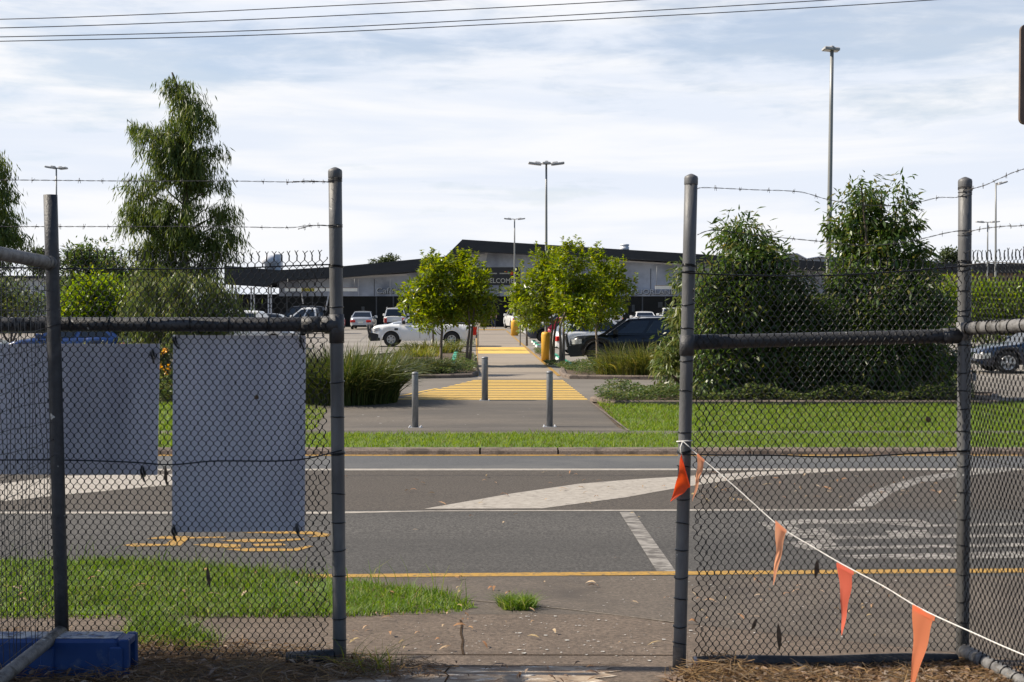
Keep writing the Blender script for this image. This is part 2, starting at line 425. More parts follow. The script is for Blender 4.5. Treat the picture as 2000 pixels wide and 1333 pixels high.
M['display_warm'] = mat('display_warm', (.08,.05,.025), (.05,.03,.02), 2, .6)
M['display_blue'] = mat('display_blue', (.02,.03,.05), (.035,.05,.08), 2, .6)
M['mullion'] = mat('mullion', (.05,.05,.055), (.07,.07,.075), 3, .5)
M['column_white'] = mat('column_white', (.6,.6,.62), (.68,.68,.7), 3, .5)
M['sheet_grey'] = mat('sheet_grey', (.38,.40,.42), (.46,.48,.5), 1, .5, stretch=(6,1,.1))
M['brick_tan'] = mat('brick_tan', (.24,.18,.14), (.30,.24,.19), 3, .9)
M['letter'] = mat('letter', (.52,.53,.56), (.56,.57,.59), 3, .4)
M['letter_shade'] = mat('letter_shade', (.04,.042,.05), rough=.5)
M['sign_black'] = mat('sign_black', (.012,.011,.012), (.02,.018,.018), 2, .5)
M['cream_text'] = mat('cream_text', (.48,.46,.38), rough=.6)
M['sign_cream'] = mat('sign_cream', (.72,.68,.58), (.8,.76,.66), 2, .6)
M['hazard'] = mat('hazard', (.75,.62,.05), (.7,.57,.05), 2, .6)
M['pole'] = mat('pole', (.20,.205,.20), (.27,.275,.27), 3, .5, metal=.3, stretch=(1,1,.1))
M['lamp_head'] = mat('lamp_head', (.30,.30,.30), (.4,.4,.4), 6, .5)
M['ped_yellow'] = mat('ped_yellow', (.68,.37,.035), (.60,.32,.03), 3, .55, c3=(.45,.25,.04), s3=5, lo3=.6, hi3=.75)
M['stop_green'] = mat('stop_green', (.04,.28,.19), (.05,.33,.22), 8, .7)
M['stop_white'] = mat('stop_white', (.75,.76,.72), (.6,.6,.56), 10, .7)
M['tyre'] = mat('tyre', (.012,.012,.012), (.022,.021,.02), 20, .8)
M['rim'] = mat('rim', (.45,.45,.46), (.55,.55,.56), 10, .3, metal=.7)
M['dark_rim'] = mat('dark_rim', (.03,.03,.03), rough=.5)
M['glass'] = mat('glass', (.008,.010,.012), rough=.04, spec=.9)
M['black_trim'] = mat('black_trim', (.012,.012,.013), (.02,.02,.02), 20, .5)
M['tail'] = mat('tail', (.55,.02,.015), rough=.15)
M['lens'] = mat('lens', (.65,.67,.70), (.3,.31,.33), 12, .1, metal=.4)
M['plate'] = mat('plate', (.75,.73,.62), rough=.5)
M['plate_dark'] = mat('plate_dark', (.32,.16,.16), rough=.5)
def paint(name, c, metal=0.0, coat=.8): return mat(name, c, tuple(x*.93 for x in c), 2, .28, coat=coat, metal=metal)
M['car_white'] = paint('car_white', (.78,.78,.77)); M['car_silver'] = paint('car_silver', (.50,.52,.55), .5)
M['car_black'] = paint('car_black', (.004,.005,.008), 0.0, .3); M['car_navy'] = paint('car_navy', (.008,.018,.042), 0.0, .5)
M['car_red'] = paint('car_red', (.35,.008,.02)); M['car_blue'] = paint('car_blue', (.008,.035,.15)); M['car_grey'] = paint('car_grey', (.05,.055,.065), .3)
M['denim'] = mat('denim', (.012,.018,.04), (.02,.028,.055), 30, .9)
M['cloth_dark'] = mat('cloth_dark', (.02,.02,.025), rough=.9)
M['skin'] = mat('skin', (.42,.25,.18), rough=.6)
M['hair'] = mat('hair', (.02,.014,.01), rough=.7)
M['brown_panel'] = mat('brown_panel', (.10,.065,.045), (.15,.10,.07), 10, .5, stretch=(1,1,.3))
M['cable'] = mat('cable', (.06,.045,.042), rough=.6)
# ------------------------------------------------------------------ the ground and everything painted on it
rng = np.random.default_rng(11)
sheet('ground', [(-600,-60),(600,-60),(600,2000),(-600,2000)], -.03, M['soil'])
sheet('footpath', [(-9,4.2),(9,4.2),(9,7.42),(-9,7.42)], 0, M['footpath'])
apron_edge = gp((905,1172),(1100,1190),(1320,1217),(2000,1290))
sheet('gutter', [(-70,7.38),(70,7.38),(70,8.86),(-70,8.86)], .002, M['apron'])
sheet('driveway_apron', [(-.35,8.86)] + apron_edge + [(9,7.0),(9,8.86)], .006, M['apron'])
# pale seam along the apron's front edge
def ribbon(name, pts, w, dz, m, kind='structure'):
    mb = MB(); pts = [Vector((p[0],p[1],0)) for p in pts]
    L = []
    for i, p in enumerate(pts):
        t = (pts[min(i+1,len(pts)-1)]-pts[max(i-1,0)]).normalized(); n = Vector((-t.y,t.x,0))*w/2
        L += [p+n, p-n]
    if pts[0].y < 29: dz *= .35
    vs = [(v.x,v.y,zg(v.y)+dz) for v in L]
    mb.add(vs, [(2*i,2*i+1,2*i+3,2*i+2) for i in range(len(pts)-1)])
    return tag(mb.build(name, m), kind=kind)
M['seam'] = mat('seam', (.26,.22,.17), (.09,.07,.05), 30, .9)
ribbon('apron_seam', apron_edge[:-1], .018, .011, M['seam'])
ribbon('slab_joint', gp((899,1212),(902,1222),(900,1238),(904,1252),(902,1266),(905,1280)), .011, .009, M['tar'])
ribbon('slab_joint', gp((-200,1279),(660,1279),(1340,1281)), .012, .009, M['tar'])
ribbon('slab_joint', gp((400,1204),(330,1280)), .012, .009, M['tar'])
sheet('concrete_threshold', gp((640,1304),(1000,1303),(1130,1302),(1150,1306),(1196,1304),(1183,1309),(1215,1312),(1178,1316),(1206,1322),(1160,1327),(1190,1334),(1150,1345),(640,1345)), .012, M['pale_concrete'])
ribbon('slab_joint', gp((640,1303),(1000,1303),(1215,1300)), .010, .016, M['tar'])
ribbon('slab_joint', gp((880,1304),(868,1316),(876,1322),(866,1340)), .008, .016, M['tar'])
# road, three differently worn bands
sheet('road', [(-70,8.83),(70,8.83),(70,17.85),(-70,17.85)], .0, M['asphalt'])
sheet('road_median', gp((-900,921),(3000,919),(3000,995),(-900,998)), .005, M['median_asphalt'])
sheet('road_far_lane', gp((-900,889.5),(3000,889.5),(3000,917),(-900,918.5)), .005, M['far_asphalt'])
def line(pts, m, dz=.010, name='road_marking'):
    return sheet(name, gp(*pts), dz, m)
line([(-900,917),(3000,915.2),(3000,918.2),(-900,920.6)], M['paint_white'])
line([(-900,1000),(640,1000.5),(830,998.2),(1690,994.5),(1690,997.8),(830,999.6),(640,1004.5),(-900,1003.5)], M['paint_white'])
line([(-900,889),(3000,888.3),(3000,890.6),(-900,891.5)], M['paint_yellow'], .012)
line([(560,1123.5),(680,1122.5),(1320,1117),(3000,1103),(3000,1112),(1320,1124),(680,1129),(560,1129.5)], M['paint_yellow'], .012)
# chevron blades
line([(828,995),(1000,965),(1130,946),(1240,937),(1340,931),(1480,922),(1650,918.5),(1790,918),(1640,921.5),(1480,931),(1330,953),(1225,972),(1060,994)], M['paint_white'], .014)
line([(-500,975),(0,946),(130,930),(340,927),(337,948),(130,967),(0,981),(-500,1015)], M['paint_white'], .014)
line([(1655,992),(1690,966),(1740,947),(1800,931),(1870,921),(1960,914),(1990,920),(1870,932),(1800,944),(1745,962),(1705,990)], M['paint_worn'], .014)
# worn holding bar across the near lane
line([(1210,1001),(1238,1001),(1320,1117),(1283,1117)], M['paint_worn'], .012)
# tall white lane letters beyond the right fence
def letters(polys, m): 
    for p in polys: line(p, m, .013)
letters([
 [(1480,1021),(1560,1015),(1790,1015),(1810,1021),(1560,1026),(1500,1033)],
 [(1500,1033),(1545,1027),(1600,1049),(1600,1054),(1540,1049)],
 [(1560,1037),(1605,1031),(1640,1050),(1590,1052)],
 [(1600,1049),(1745,1047),(2100,1042),(2100,1049),(1745,1053),(1600,1055)],
 [(1725,1038),(1810,1036),(1826,1045),(1740,1047)],
 [(1690,1021),(1800,1017),(1826,1026),(2100,1019),(2100,1026),(1800,1031)],
 [(1535,1060),(1620,1054),(1640,1066),(1560,1072)],
 [(1560,1070),(1740,1067),(2100,1060),(2100,1067),(1740,1073),(1580,1076)],
 [(1640,1086),(1870,1081),(2100,1076),(2100,1088),(1870,1094),(1680,1093)]], M['paint_worn'])
# yellow lane lettering seen through the left fence
letters([
 [(240,1066),(262,1062.5),(325,1064),(325,1067),(262,1069)],
 [(286,1053.5),(320,1048),(372,1049),(352,1067),(318,1067),(338,1053.5)],
 [(372,1050),(440,1049),(440,1051.5),(370,1053)],
 [(376,1065),(420,1062.5),(470,1065),(470,1071),(420,1070)],
 [(440,1074),(480,1072),(570,1073),(604,1066.5),(612,1068.5),(580,1077),(480,1078)],
 [(430,1057),(480,1054),(545,1055),(590,1052),(596,1055),(540,1059),(470,1060)],
 [(470,1042),(520,1039),(610,1039),(646,1044),(640,1049),(600,1050),(620,1045),(540,1043)],
 [(490,1064),(550,1062),(560,1066),(500,1068)]], M['paint_yellow'])
# verge grass by the near kerb
verge = gp((-700,1100),(300,1096),(560,1122),(640,1133),(760,1147),(860,1160),(935,1188),(885,1190),(660,1199),(-700,1203))
sheet('grass_verge', verge, .012, M['lawn_soil'])
def in_poly(x, y, poly):
    c = np.zeros(len(x), bool); n = len(poly)
    for i in range(n):
        (x0,y0),(x1,y1) = poly[i], poly[(i+1)%n]
        if y0 == y1: continue
        c ^= ((y0 > y) != (y1 > y)) & (x < (x1-x0)*(y-y0)/(y1-y0)+x0)
    return c
def scatter(poly, n, r):
    a = np.array(poly); lo = a.min(0); hi = a.max(0); X = []
    tot = 0
    while tot < n:
        p = r.uniform(lo, hi, (n*2,2)); p = p[in_poly(p[:,0], p[:,1], poly)]; X.append(p); tot += len(p)
    return np.concatenate(X)[:n]
def blades(name, poly, n, h, w, m, seed, lean=.5, dz=.0, patch=None, kind='stuff', parent=None, top=None):
    r = np.random.default_rng(seed)
    p = scatter(poly, n, r); n = len(p)
    z = np.interp(p[:,1], PY, PZ)+dz
    a = r.uniform(0, 2*np.pi, n); hh = h*r.uniform(.45, 1.25, n)
    # clumps
    keep = np.sin(p[:,0]*2.3+seed)*np.sin(p[:,1]*2.9+2*seed)+.6*np.sin(p[:,0]*6.1)*np.sin(p[:,1]*5.3+seed)+r.normal(0,.35,n) > -1.0
    hh = np.where(keep, hh, hh*.35)
    ph = np.sin(p[:,0]*9+1.3)*np.sin(p[:,1]*11+.4)+np.sin(p[:,0]*3.1)*np.cos(p[:,1]*4.3); hh *= 1+.25*ph
    B = np.stack([p[:,0],p[:,1],z],1); S_ = np.stack([np.cos(a),np.sin(a),np.zeros(n)],1)
    b = r.uniform(0, 2*np.pi, n); l = r.uniform(.1, 1.0, n)*lean
    D = np.stack([np.cos(b)*l,np.sin(b)*l,np.ones(n)],1)
    D2 = np.stack([np.cos(b)*l*2.6,np.sin(b)*l*2.6,np.ones(n)*.75],1)
    ww = (w*r.uniform(.6,1.3,n))[:,None]
    m1 = B+D*hh[:,None]*.55; t = m1+D2*hh[:,None]*.45
    Lf = np.stack([B-S_*ww*.5, m1-S_*ww*.4, t-S_*ww*.06],1); Rt = np.stack([B+S_*ww*.5, m1+S_*ww*.4, t+S_*ww*.06],1)
    o = strip_mesh(name, Lf, Rt, m, parent)
    return tag(o, kind=kind) if kind else o
vis = gp((-40,1098),(300,1096),(560,1120),(640,1133),(760,1147),(860,1160),(930,1186),(890,1199),(660,1207),(-40,1210))
blades('grass', vis, 17000, .055, .006, M['grass'], 1, .9)
blades('grass', vis, 500, .17, .005, M['grass'], 2, .5)
blades('dry_grass', vis, 1500, .05, .005, M['straw'], 8, 1.3)
blades('dry_grass', [(-7.8,18.1),(8.6,18.1),(8.6,20.4),(-7.8,20.4)], 1800, .06, .009, M['straw'], 9, 1.2)
blades('dry_grass', gp((1165,788),(1232,842),(2060,842),(2060,786)), 2200, .07, .012, M['straw'], 10, 1.2)
tuft = gp((972,1184),(1000,1176),(1035,1178),(1050,1188),(1030,1194),(985,1194))
g = blades('grass_tuft', tuft, 700, .075, .006, M['grass'], 3, 1.0, kind=None)
tag(g, 'small green grass tuft growing alone on the driveway seam', 'grass tuft')
side = gp((250,1268),(240,1235),(290,1210),(340,1225),(440,1262),(400,1272))
g = blades('grass_tuft', side, 1100, .11, .006, M['grass'], 4, .9, kind=None)
tag(g, 'ragged grass clump behind the mesh beside the blue block', 'grass tuft')
# far kerb in cast lengths with open joints
kb = MB()
xs = [-60, -8.7, -6.1, -3.5, -.43, .62, 3.2, 5.8, 8.4, 60]
for a, b in zip(xs[:-1], xs[1:]):
    y = [17.80,17.83,17.87,17.93,18.08]; z0 = zg(17.8)
    zz = [z0-.02, z0+.055, z0+.085, zrow(877,17.95)+.004, zrow(877,17.95)+.006]
    pr = list(zip(y, zz))
    vs = [(a+.012,p[0],p[1]) for p in pr]+[(a+.012,18.08,z0-.05)]+[(b-.012,p[0],p[1]) for p in pr]+[(b-.012,18.08,z0-.05)]
    fs = [(i,i+1,i+7,i+6) for i in range(5)]+[tuple(range(6)), tuple(range(11,5,-1))]
    kb.add(vs, fs)
tag(kb.build('kerb', M['kerb']), kind='structure')
kb = MB(); kb.box((-60,17.86,zg(17.8)-.1),(60,18.07,zg(17.8)+.05)); tag(kb.build('kerb_bed', M['tar']), kind='structure')
strip = [(-14,18.06),(14,18.06),(14,20.45),(-14,20.45)]
sheet('grass_strip', [(-60,18.06),(60,18.06),(60,20.45),(-60,20.45)], .0, M['lawn_soil'])
blades('grass', [(-7.8,18.1),(8.6,18.1),(8.6,20.4),(-7.8,20.4)], 26000, .065, .010, M['lawn'], 5, .8)
# driveway, the thin path beside it, lawns
sheet('footpath', [(-60,20.45),(60,20.45),(60,21.5),(-60,21.5)], .0, M['drive'])
drive = gp((1225,842),(1155,784)); drv = [(-3.4,21.49),(drive[0][0],21.49),drive[1],(drive[1][0],29.6),(-4.6,29.6)]
sheet('driveway', drv, .004, M['drive'])
lawnR = [(drive[0][0],21.5),(60,21.5),(60,29.2),(drive[1][0]+.3,29.2)]
lawnL = [(-60,21.5),(-3.4,21.5),(-4.6,29.6),(-60,29.6)]
sheet('lawn', lawnR, -.004, M['lawn_soil']); sheet('lawn', lawnL, -.004, M['lawn_soil'])
blades('grass', gp((1165,788),(1232,842),(2060,842),(2060,786)), 30000, .075, .014, M['lawn'], 6, .8)
blades('grass', gp((-40,842),(610,842),(640,800),(560,788),(-40,788)), 16000, .075, .014, M['lawn'], 7, .8)
# car park
sheet('car_park', [(-300,29.5),(300,29.5),(300,121.5),(-300,121.5)], .002, M['park'])
sheet('aisle', [(-40,29.4),(60,29.4),(60,38.3),(-40,38.3)], .006, M['aisle'])
sheet('walkway', gp((934,741),(1094,741),(990,646),(928,646)), .010, M['path'])
# crossing bars, narrow over a wide painted trapezium
a = gp((772,782),(1148,782),(1098,742.5),(930,742.5))
y0, y1 = a[0][1], a[2][1]; nb = 12
for i in range(nb):
    t0 = i/nb; t1 = t0+.55/nb
    def row(t):
        Y = y0+(y1-y0)*t; 
        return (a[0][0]+(a[3][0]-a[0][0])*t, a[1][0]+(a[2][0]-a[1][0])*t, Y)
    l0, r0, Y0 = row(t0); l1, r1, Y1 = row(t1)
    sheet('crossing_bar', [(l0,Y0),(r0,Y0),(r1,Y1),(l1,Y1)], .014, M['paint_cream'])
line([(778,774.5),(850,760),(857,760),(800,772)], M['paint_cream'], .013)
line([(930.5,735),(935,735),(931,652),(928.8,652)], M['paint_yellow'], .016, 'walkway_line')
line([(1088,735.5),(1095,735),(990.5,646.5),(987.5,646.5)], M['paint_yellow'], .016, 'walkway_line')
line([(934,691.5),(1036,691.5),(1024,679),(933,679)], M['paint_cream'], .014, 'walkway_band')
line([(931,645.5),(988,645.5),(986,644),(931,644)], M['paint_yellow'], .016, 'walkway_band')
for x in (700, 640, 560):
    line([(x,668),(x+3,668),(x+22,650),(x+20,650)], M['paint_worn'], .01, 'bay_line')
# planting islands, raised 0.12 m with rounded kerbs
def island(pix, h=.12):
    pts = [Vector((p[0],p[1],0)) for p in gp(*pix)]
    c = sum(pts, Vector())/len(pts); mb = MB(); n = len(pts)
    ins = [p+(c-p).normalized()*.16 for p in pts]; ins2 = [p+(c-p).normalized()*.04 for p in pts]
    z = zg(30)
    vs = [(p.x,p.y,z) for p in pts]+[(p.x,p.y,z+h*.75) for p in pts]+[(p.x,p.y,z+h) for p in ins2]+[(p.x,p.y,z+h) for p in ins]+[(p.x,p.y,z+h*.6) for p in ins]
    fs = []
    for k in range(4):
        for i in range(n): fs.append((k*n+i,k*n+(i+1)%n,(k+1)*n+(i+1)%n,(k+1)*n+i))
    mb.add(vs, fs); tag(mb.build('island_kerb', M['kerb']), kind='structure')
    mb = MB(); mb.add([(p.x,p.y,z+h*.62) for p in ins], [tuple(range(n))]); tag(mb.build('island_soil', M['soil']), kind='structure')
island([(640,741),(700,742),(780,741),(880,739.5),(922,738),(934,733),(930,722),(926,694),(880,690),(790,692),(700,700),(640,705)])
island([(1092,729),(1098,738),(1112,741),(1200,742),(1340,743),(1520,744),(1900,745),(1900,724),(1340,716),(1200,716),(1130,716),(1100,716)])
island([(1072,713),(1090,713),(1060,690),(1044,690)], .08)
island([(1152,784),(1162,778),(1180,775),(1240,774),(1500,774),(1950,774),(1950,792),(1500,792),(1200,792)], .1)
ribbon('lawn_edge', gp((1152,785),(1228,843)), .035, .012, M['kerb'])
# bird droppings splashed on the slabs and apron, and leaves blown on the road
def flecks(name, poly, n, smin, smax, m, seed, dz, lift=.0, stretch=1.0):
    n = int(n*.9); smax *= .85; dz *= .45
    r = np.random.default_rng(seed); p = scatter(poly, n, r); n = len(p); V = []
    for x, y in p:
        s = r.uniform(smin, smax)*(.5+r.random()**2); k = 7; a0 = r.uniform(0,6.28)
        rr = s*r.uniform(.35,1.0,k); q = a0+np.arange(k)*2*np.pi/k
        xx = x+rr*np.cos(q)*stretch; yy = y+rr*np.sin(q)
        V.append(np.stack([xx,yy,np.interp(yy,PY,PZ)+dz+lift*r.random(k)],1))
    return tag(np_mesh(name, np.array(V), 7, m), kind='stuff')
flecks('bird_dropping', gp((905,1205),(1000,1195),(1330,1220),(1330,1296),(905,1300)), 170, .004, .015, M['dropping'], 21, .010)
flecks('bird_dropping', gp((1100,1130),(1330,1130),(1330,1215),(1000,1180)), 60, .004, .013, M['dropping'], 22, .012)
flecks('bird_dropping', gp((660,1210),(900,1210),(900,1278),(660,1278)), 20, .003, .010, M['dropping'], 23, .010)
flecks('bird_dropping', gp((1345,1130),(1880,1120),(1880,1260),(1345,1285)), 150, .004, .014, M['dropping'], 24, .012)
flecks('bird_dropping', gp((690,795),(1180,795),(1220,838),(690,838)), 34, .012, .035, M['dropping'], 25, .010)
def leaves_flat(name, poly, n, L, w, m, seed, dz):
    r = np.random.default_rng(seed); p = scatter(poly, n, r); n = len(p)
    a = r.uniform(0, 6.28, n); LL = L*r.uniform(.4,1.2,n)
    z = np.interp(p[:,1],PY,PZ)+dz; C = np.stack([p[:,0],p[:,1],z],1)
    D = np.stack([np.cos(a),np.sin(a),r.uniform(-.05,.25,n)],1); S_ = np.stack([-np.sin(a),np.cos(a),r.uniform(-.5,.5,n)],1)
    lz = LL[:,None]; ww = (w*r.uniform(.5,1.2,n))[:,None]
    lift = np.array([0,0,1.0])*ww*.8
    rows = []
    for t, k in ((0,.1),(.3,.9),(.65,.8),(1,.05)): rows.append((C+D*lz*(t-.5)+lift*math.sin(3.1*t)*1.1, S_*ww*k*.5))
    Lf = np.stack([c-s for c,s in rows],1); Rt = np.stack([c+s for c,s in rows],1)
    return tag(strip_mesh(name, Lf, Rt, m), kind='stuff')
leaves_flat('fallen_leaves', gp((670,925),(1340,925),(1340,990),(670,990)), 34, .10, .022, M['road_leaf'], 31, .016)
leaves_flat('fallen_leaves', gp((1340,925),(1870,935),(1870,985),(1340,985)), 80, .09, .02, M['road_leaf'], 32, .016)
leaves_flat('fallen_leaves', gp((660,1130),(1900,1130),(1900,1270),(660,1275)), 75, .07, .016, M['road_leaf'], 33, .014)
leaves_flat('fallen_leaves', gp((670,1005),(1320,1005),(1320,1120),(670,1120)), 9, .06, .014, M['road_leaf'], 34, .012)
leaves_flat('fallen_leaves', gp((670,1206),(920,1190),(920,1280),(670,1280)), 20, .05, .014, M['road_leaf'], 39, .014)
leaves_flat('fallen_leaves', gp((-20,1110),(660,1135),(900,1190),(660,1205),(-20,1205)), 26, .08, .018, M['road_leaf'], 36, .05)
leaves_flat('fallen_leaves', gp((660,1304),(1240,1304),(1240,1340),(660,1340)), 40, .07, .014, M['dead_leaf'], 37, .02)
# straw and leaf litter banked under both fences
def litter(name, poly, n, L, w, m, seed, hump=.03, curl=.5):
    r = np.random.default_rng(seed); p = scatter(poly, n, r); n = len(p)
    a = r.uniform(0, 6.28, n); LL = L*r.uniform(.3,1.3,n)
    z = np.interp(p[:,1],PY,PZ)+r.random(n)**1.5*hump+.008
    C = np.stack([p[:,0],p[:,1],z],1); el = r.normal(0,.18,n)
    D = np.stack([np.cos(a),np.sin(a),el],1); c = r.normal(0,curl,n)
    Q = np.stack([-np.sin(a),np.cos(a),r.normal(0,.3,n)],1); up = np.array([0,0,1.0])
    rows = []
    for t in (-.5,-.17,.17,.5):
        pos = C+D*(LL*t)[:,None]+Q*(LL*c*(t*t-.1))[:,None]
        pos[:,2] = np.maximum(pos[:,2], np.interp(pos[:,1],PY,PZ)+.004)
        rows.append((pos, Q*(w*r.uniform(.5,1.2,n))[:,None]*(.5 if abs(t) < .4 else .2)+up*r.normal(0,w*.2,n)[:,None]))
    Lf = np.stack([c_-s for c_,s in rows],1); Rt = np.stack([c_+s for c_,s in rows],1)
    return tag(strip_mesh(name, Lf, Rt, m), kind='stuff')
litL = gp((-60,1240),(240,1262),(420,1268),(600,1276),(690,1300),(730,1312),(640,1345),(640,1400),(-300,1400))
litR = gp((1345,1312),(1420,1307),(1640,1304),(1780,1302),(1880,1292),(2060,1320),(2100,1400),(1240,1400),(1300,1330))
sheet('soil_bank', litL, .003, M['soil']); sheet('soil_bank', litR, .003, M['soil'])
litter('straw_litter', litL, 5200, .16, .0035, M['straw'], 41, .05)
litter('straw_litter', litR, 4200, .13, .0035, M['straw'], 42, .022)
leaves_flat('leaf_litter', litL, 420, .075, .016, M['dead_leaf'], 43, .035)
leaves_flat('leaf_litter', litR, 1500, .085, .017, M['dead_leaf'], 44, .01)
litter('straw_litter', gp((650,1285),(760,1296),(900,1310),(800,1330),(650,1330)), 260, .17, .004, M['straw'], 45, .04)
blades('grass', gp((668,1296),(720,1300),(790,1308),(760,1322),(668,1318)), 60, .16, .006, M['strap_gold'], 48, 1.6)
litter('straw_litter', gp((1350,1312),(1430,1300),(1480,1333),(1350,1345)), 320, .17, .004, M['straw'], 46, .06, 1.2)

# ------------------------------------------------------------------ shopping centre
BY = 122.0; FY = 119.6
def text_mesh(s, h, depth, m, x0, x1, zbase, Y, name, parent=None, label=None):
    """lettering facing the road, fitted between x0 and x1 with cap height h"""
    cu = bpy.data.curves.new('tmp', 'FONT'); cu.body = s; cu.size = 1; cu.extrude = .04; cu.resolution_u = 3
    ob = bpy.data.objects.new('tmp', cu); COL.objects.link(ob)
    bpy.context.view_layer.update()
    dg = bpy.context.evaluated_depsgraph_get()
    me = bpy.data.meshes.new_from_object(ob.evaluated_get(dg)); bpy.data.objects.remove(ob)
    co = np.zeros(len(me.vertices)*3); me.vertices.foreach_get('co', co); co = co.reshape(-1,3)
    lo = co.min(0); hi = co.max(0)
    X = x0+(co[:,0]-lo[0])/(hi[0]-lo[0])*(x1-x0); Z = zbase+co[:,1]/.72*h; Yv = Y-depth*(co[:,2]-lo[2])/(hi[2]-lo[2])
    off = np.zeros(3)
    if parent is not None: off = np.array(parent.location)
    me.vertices.foreach_set('co', (np.stack([X,Yv,Z],1)-off).ravel()); me.name = name
    me.materials.clear(); me.materials.append(m); me.update()
    o = bpy.data.objects.new(name, me); COL.objects.link(o)
    if parent is not None: o.parent = parent
    return o
root = thing('shopping_centre', 'long low shopping centre with kinked black roof and grey metal front', 'shopping centre', (P(926,640,BY).x, BY, -.52))
def pp(pix, Y): return [P(x, y, Y) for x, y in pix]
mb = MB()
mb.prism(pp([(545,549),(672,543),(872,528),(880,505),(905,489),(1335,512),(1680,531),(1680,579),(545,579)], BY), (0,14,0))
wall = mb.build('wall', M['wall_metal'], root)
mb = MB()
mb.prism(pp([(438,519),(545,528),(672,520),(870,501),(903,468),(1335,495),(1690,516),(1690,533),(1335,511.5),(905,490),(879,524),(672,541.5),(545,549),(515,561),(438,556)], FY), (0,17,0))
mb.build('roof', M['fascia'], root)
mb = MB()
mb.prism([P(440,575,BY+.2), P(1690,575,BY+.2), Vector((P(1690,600,BY).x,BY+.2,-.52)), Vector((P(440,600,BY).x,BY+.2,-.52))], (0,10,0))
mb.build('shopfront', M['void'], root)
for x in (560,610,735,768,800,1010,1098,1215,1255,1300,1360,1450): 
    p = P(x,590,BY); mb = MB(); mb.box((p.x-.06,BY+.08,-.52),(p.x+.06,BY+.19,P(x,579,BY).z)); mb.build('mullion', M['mullion'], root)
for pix in ([(672,540.5),(795,535),(795,539),(672,545)], [(950,489),(1335,512),(1335,516),(951,493)], [(948,490),(953.5,490),(946.5,522),(942,522)],
            [(1184,505.3),(1335,513.3),(1335,518.5),(1184,510)], [(1183.5,506),(1189,506),(1178,560),(1173.5,560)], [(916,491),(919,491),(919,530),(917,530)]):
    mb = MB(); mb.prism(pp(pix, BY-.12), (0,.1,0)); mb.build('trim', M['trim'], root)
mb = MB(); mb.prism(pp([(919,496),(947,497),(945,513),(919,513)], BY-.06), (0,.05,0)); mb.build('window', M['trim'], root)
for x in (700,731,762,838,975,1005,1040,1080,1120,1150,1220,1271,1315): 
    a = P(x,545 if x < 850 else 525,BY); b = P(x,578.5,BY); mb = MB(); mb.box((a.x-.025,BY-.03,b.z),(a.x+.025,BY-.002,a.z)); mb.build('panel_seam', M['mullion'] if x % 2 else M['trim'], root)
for x0, x1, yt in ((452,455,560),(459.5,462,560),(490,492,561),(495.5,498,561),(523.5,526,549),(528.5,531,549)):
    a = P(x0,yt,BY-1); b = P(x1,yt,BY-1)
    mb = MB(); mb.box((a.x,BY-1.2,-.52),(b.x,BY-1,a.z)); mb.build('column', M['column_white'], root)
for (xa,ya,xb,yb) in ((585,549,592,594),(643,570,636,607)):
    mb = MB(); mb.tube([P(xa,ya,BY-1.5),P(xb,yb,BY-1.5)], .07, 6); mb.build('brace', M['column_white'], root)
rq = random.Random(4)
for k in range(22):
    x = rq.uniform(690,1500); w = rq.uniform(2,9); y1 = rq.uniform(590,622); y0 = min(636, y1+rq.uniform(6,22))
    mb = MB(); mb.prism(pp([(x,y0),(x+w,y0),(x+w,y1),(x,y1)], BY+.15), (0,.04,0)); mb.build('window_display', M[rq.choice(['display_grey','display_warm','display_blue'])], root)
mb = MB()
mb.box(tuple(P(537,530,126)), tuple(P(548,497,126)+Vector((0,1.2,0)))); mb.lathe([(.5,0),(.5,.5),(.75,.6),(.75,1.05),(.35,1.35)], tuple(P(527,527,126)), 12)
mb.build('roof_vent', M['trim'], root)
mb = MB(); mb.lathe([(.42,0),(.42,.3),(.36,.32),(.36,.38),(.42,.4),(.42,.55)], tuple(P(1220,489,124)), 14); mb.build('roof_vent', M['trim'], root)
# shop names standing off the wall
def shop_name(s, xa, xb, yb, h, m, label, halo=True):
    a = P(xa,yb,BY-.2); b = P(xb,yb,BY-.2)
    r = thing('shop_lettering', label, 'shop sign', ((a.x+b.x)/2, BY-.2, a.z))
    text_mesh(s, h, .08, m, a.x, b.x, a.z, BY-.18, 'lettering', r)
    text_mesh(s, h, .04, M['letter_shade'], a.x+.05, b.x+.05, a.z-.05, BY-.06, 'letter_shadow', r)  # dark copy set lower right, drawn as the letters' shadow
    return r
shop_name('Café', 735, 768, 573.5, .55, M['letter'], 'pale wall letters reading Café beside the bushy tree')
shop_name('bb', 770, 777, 567, .3, M['letter'], 'tiny raised pair of letters just after the word Café')
shop_name('CJ\'s', 989, 1006, 573, .36, M['letter'], 'wall letters beginning CJ under the black welcome sign')
shop_name('LIQUORLAND', 1220, 1321, 575, .48, M['letter'], 'spaced wall capitals ending QUORLAND at the right of the front')
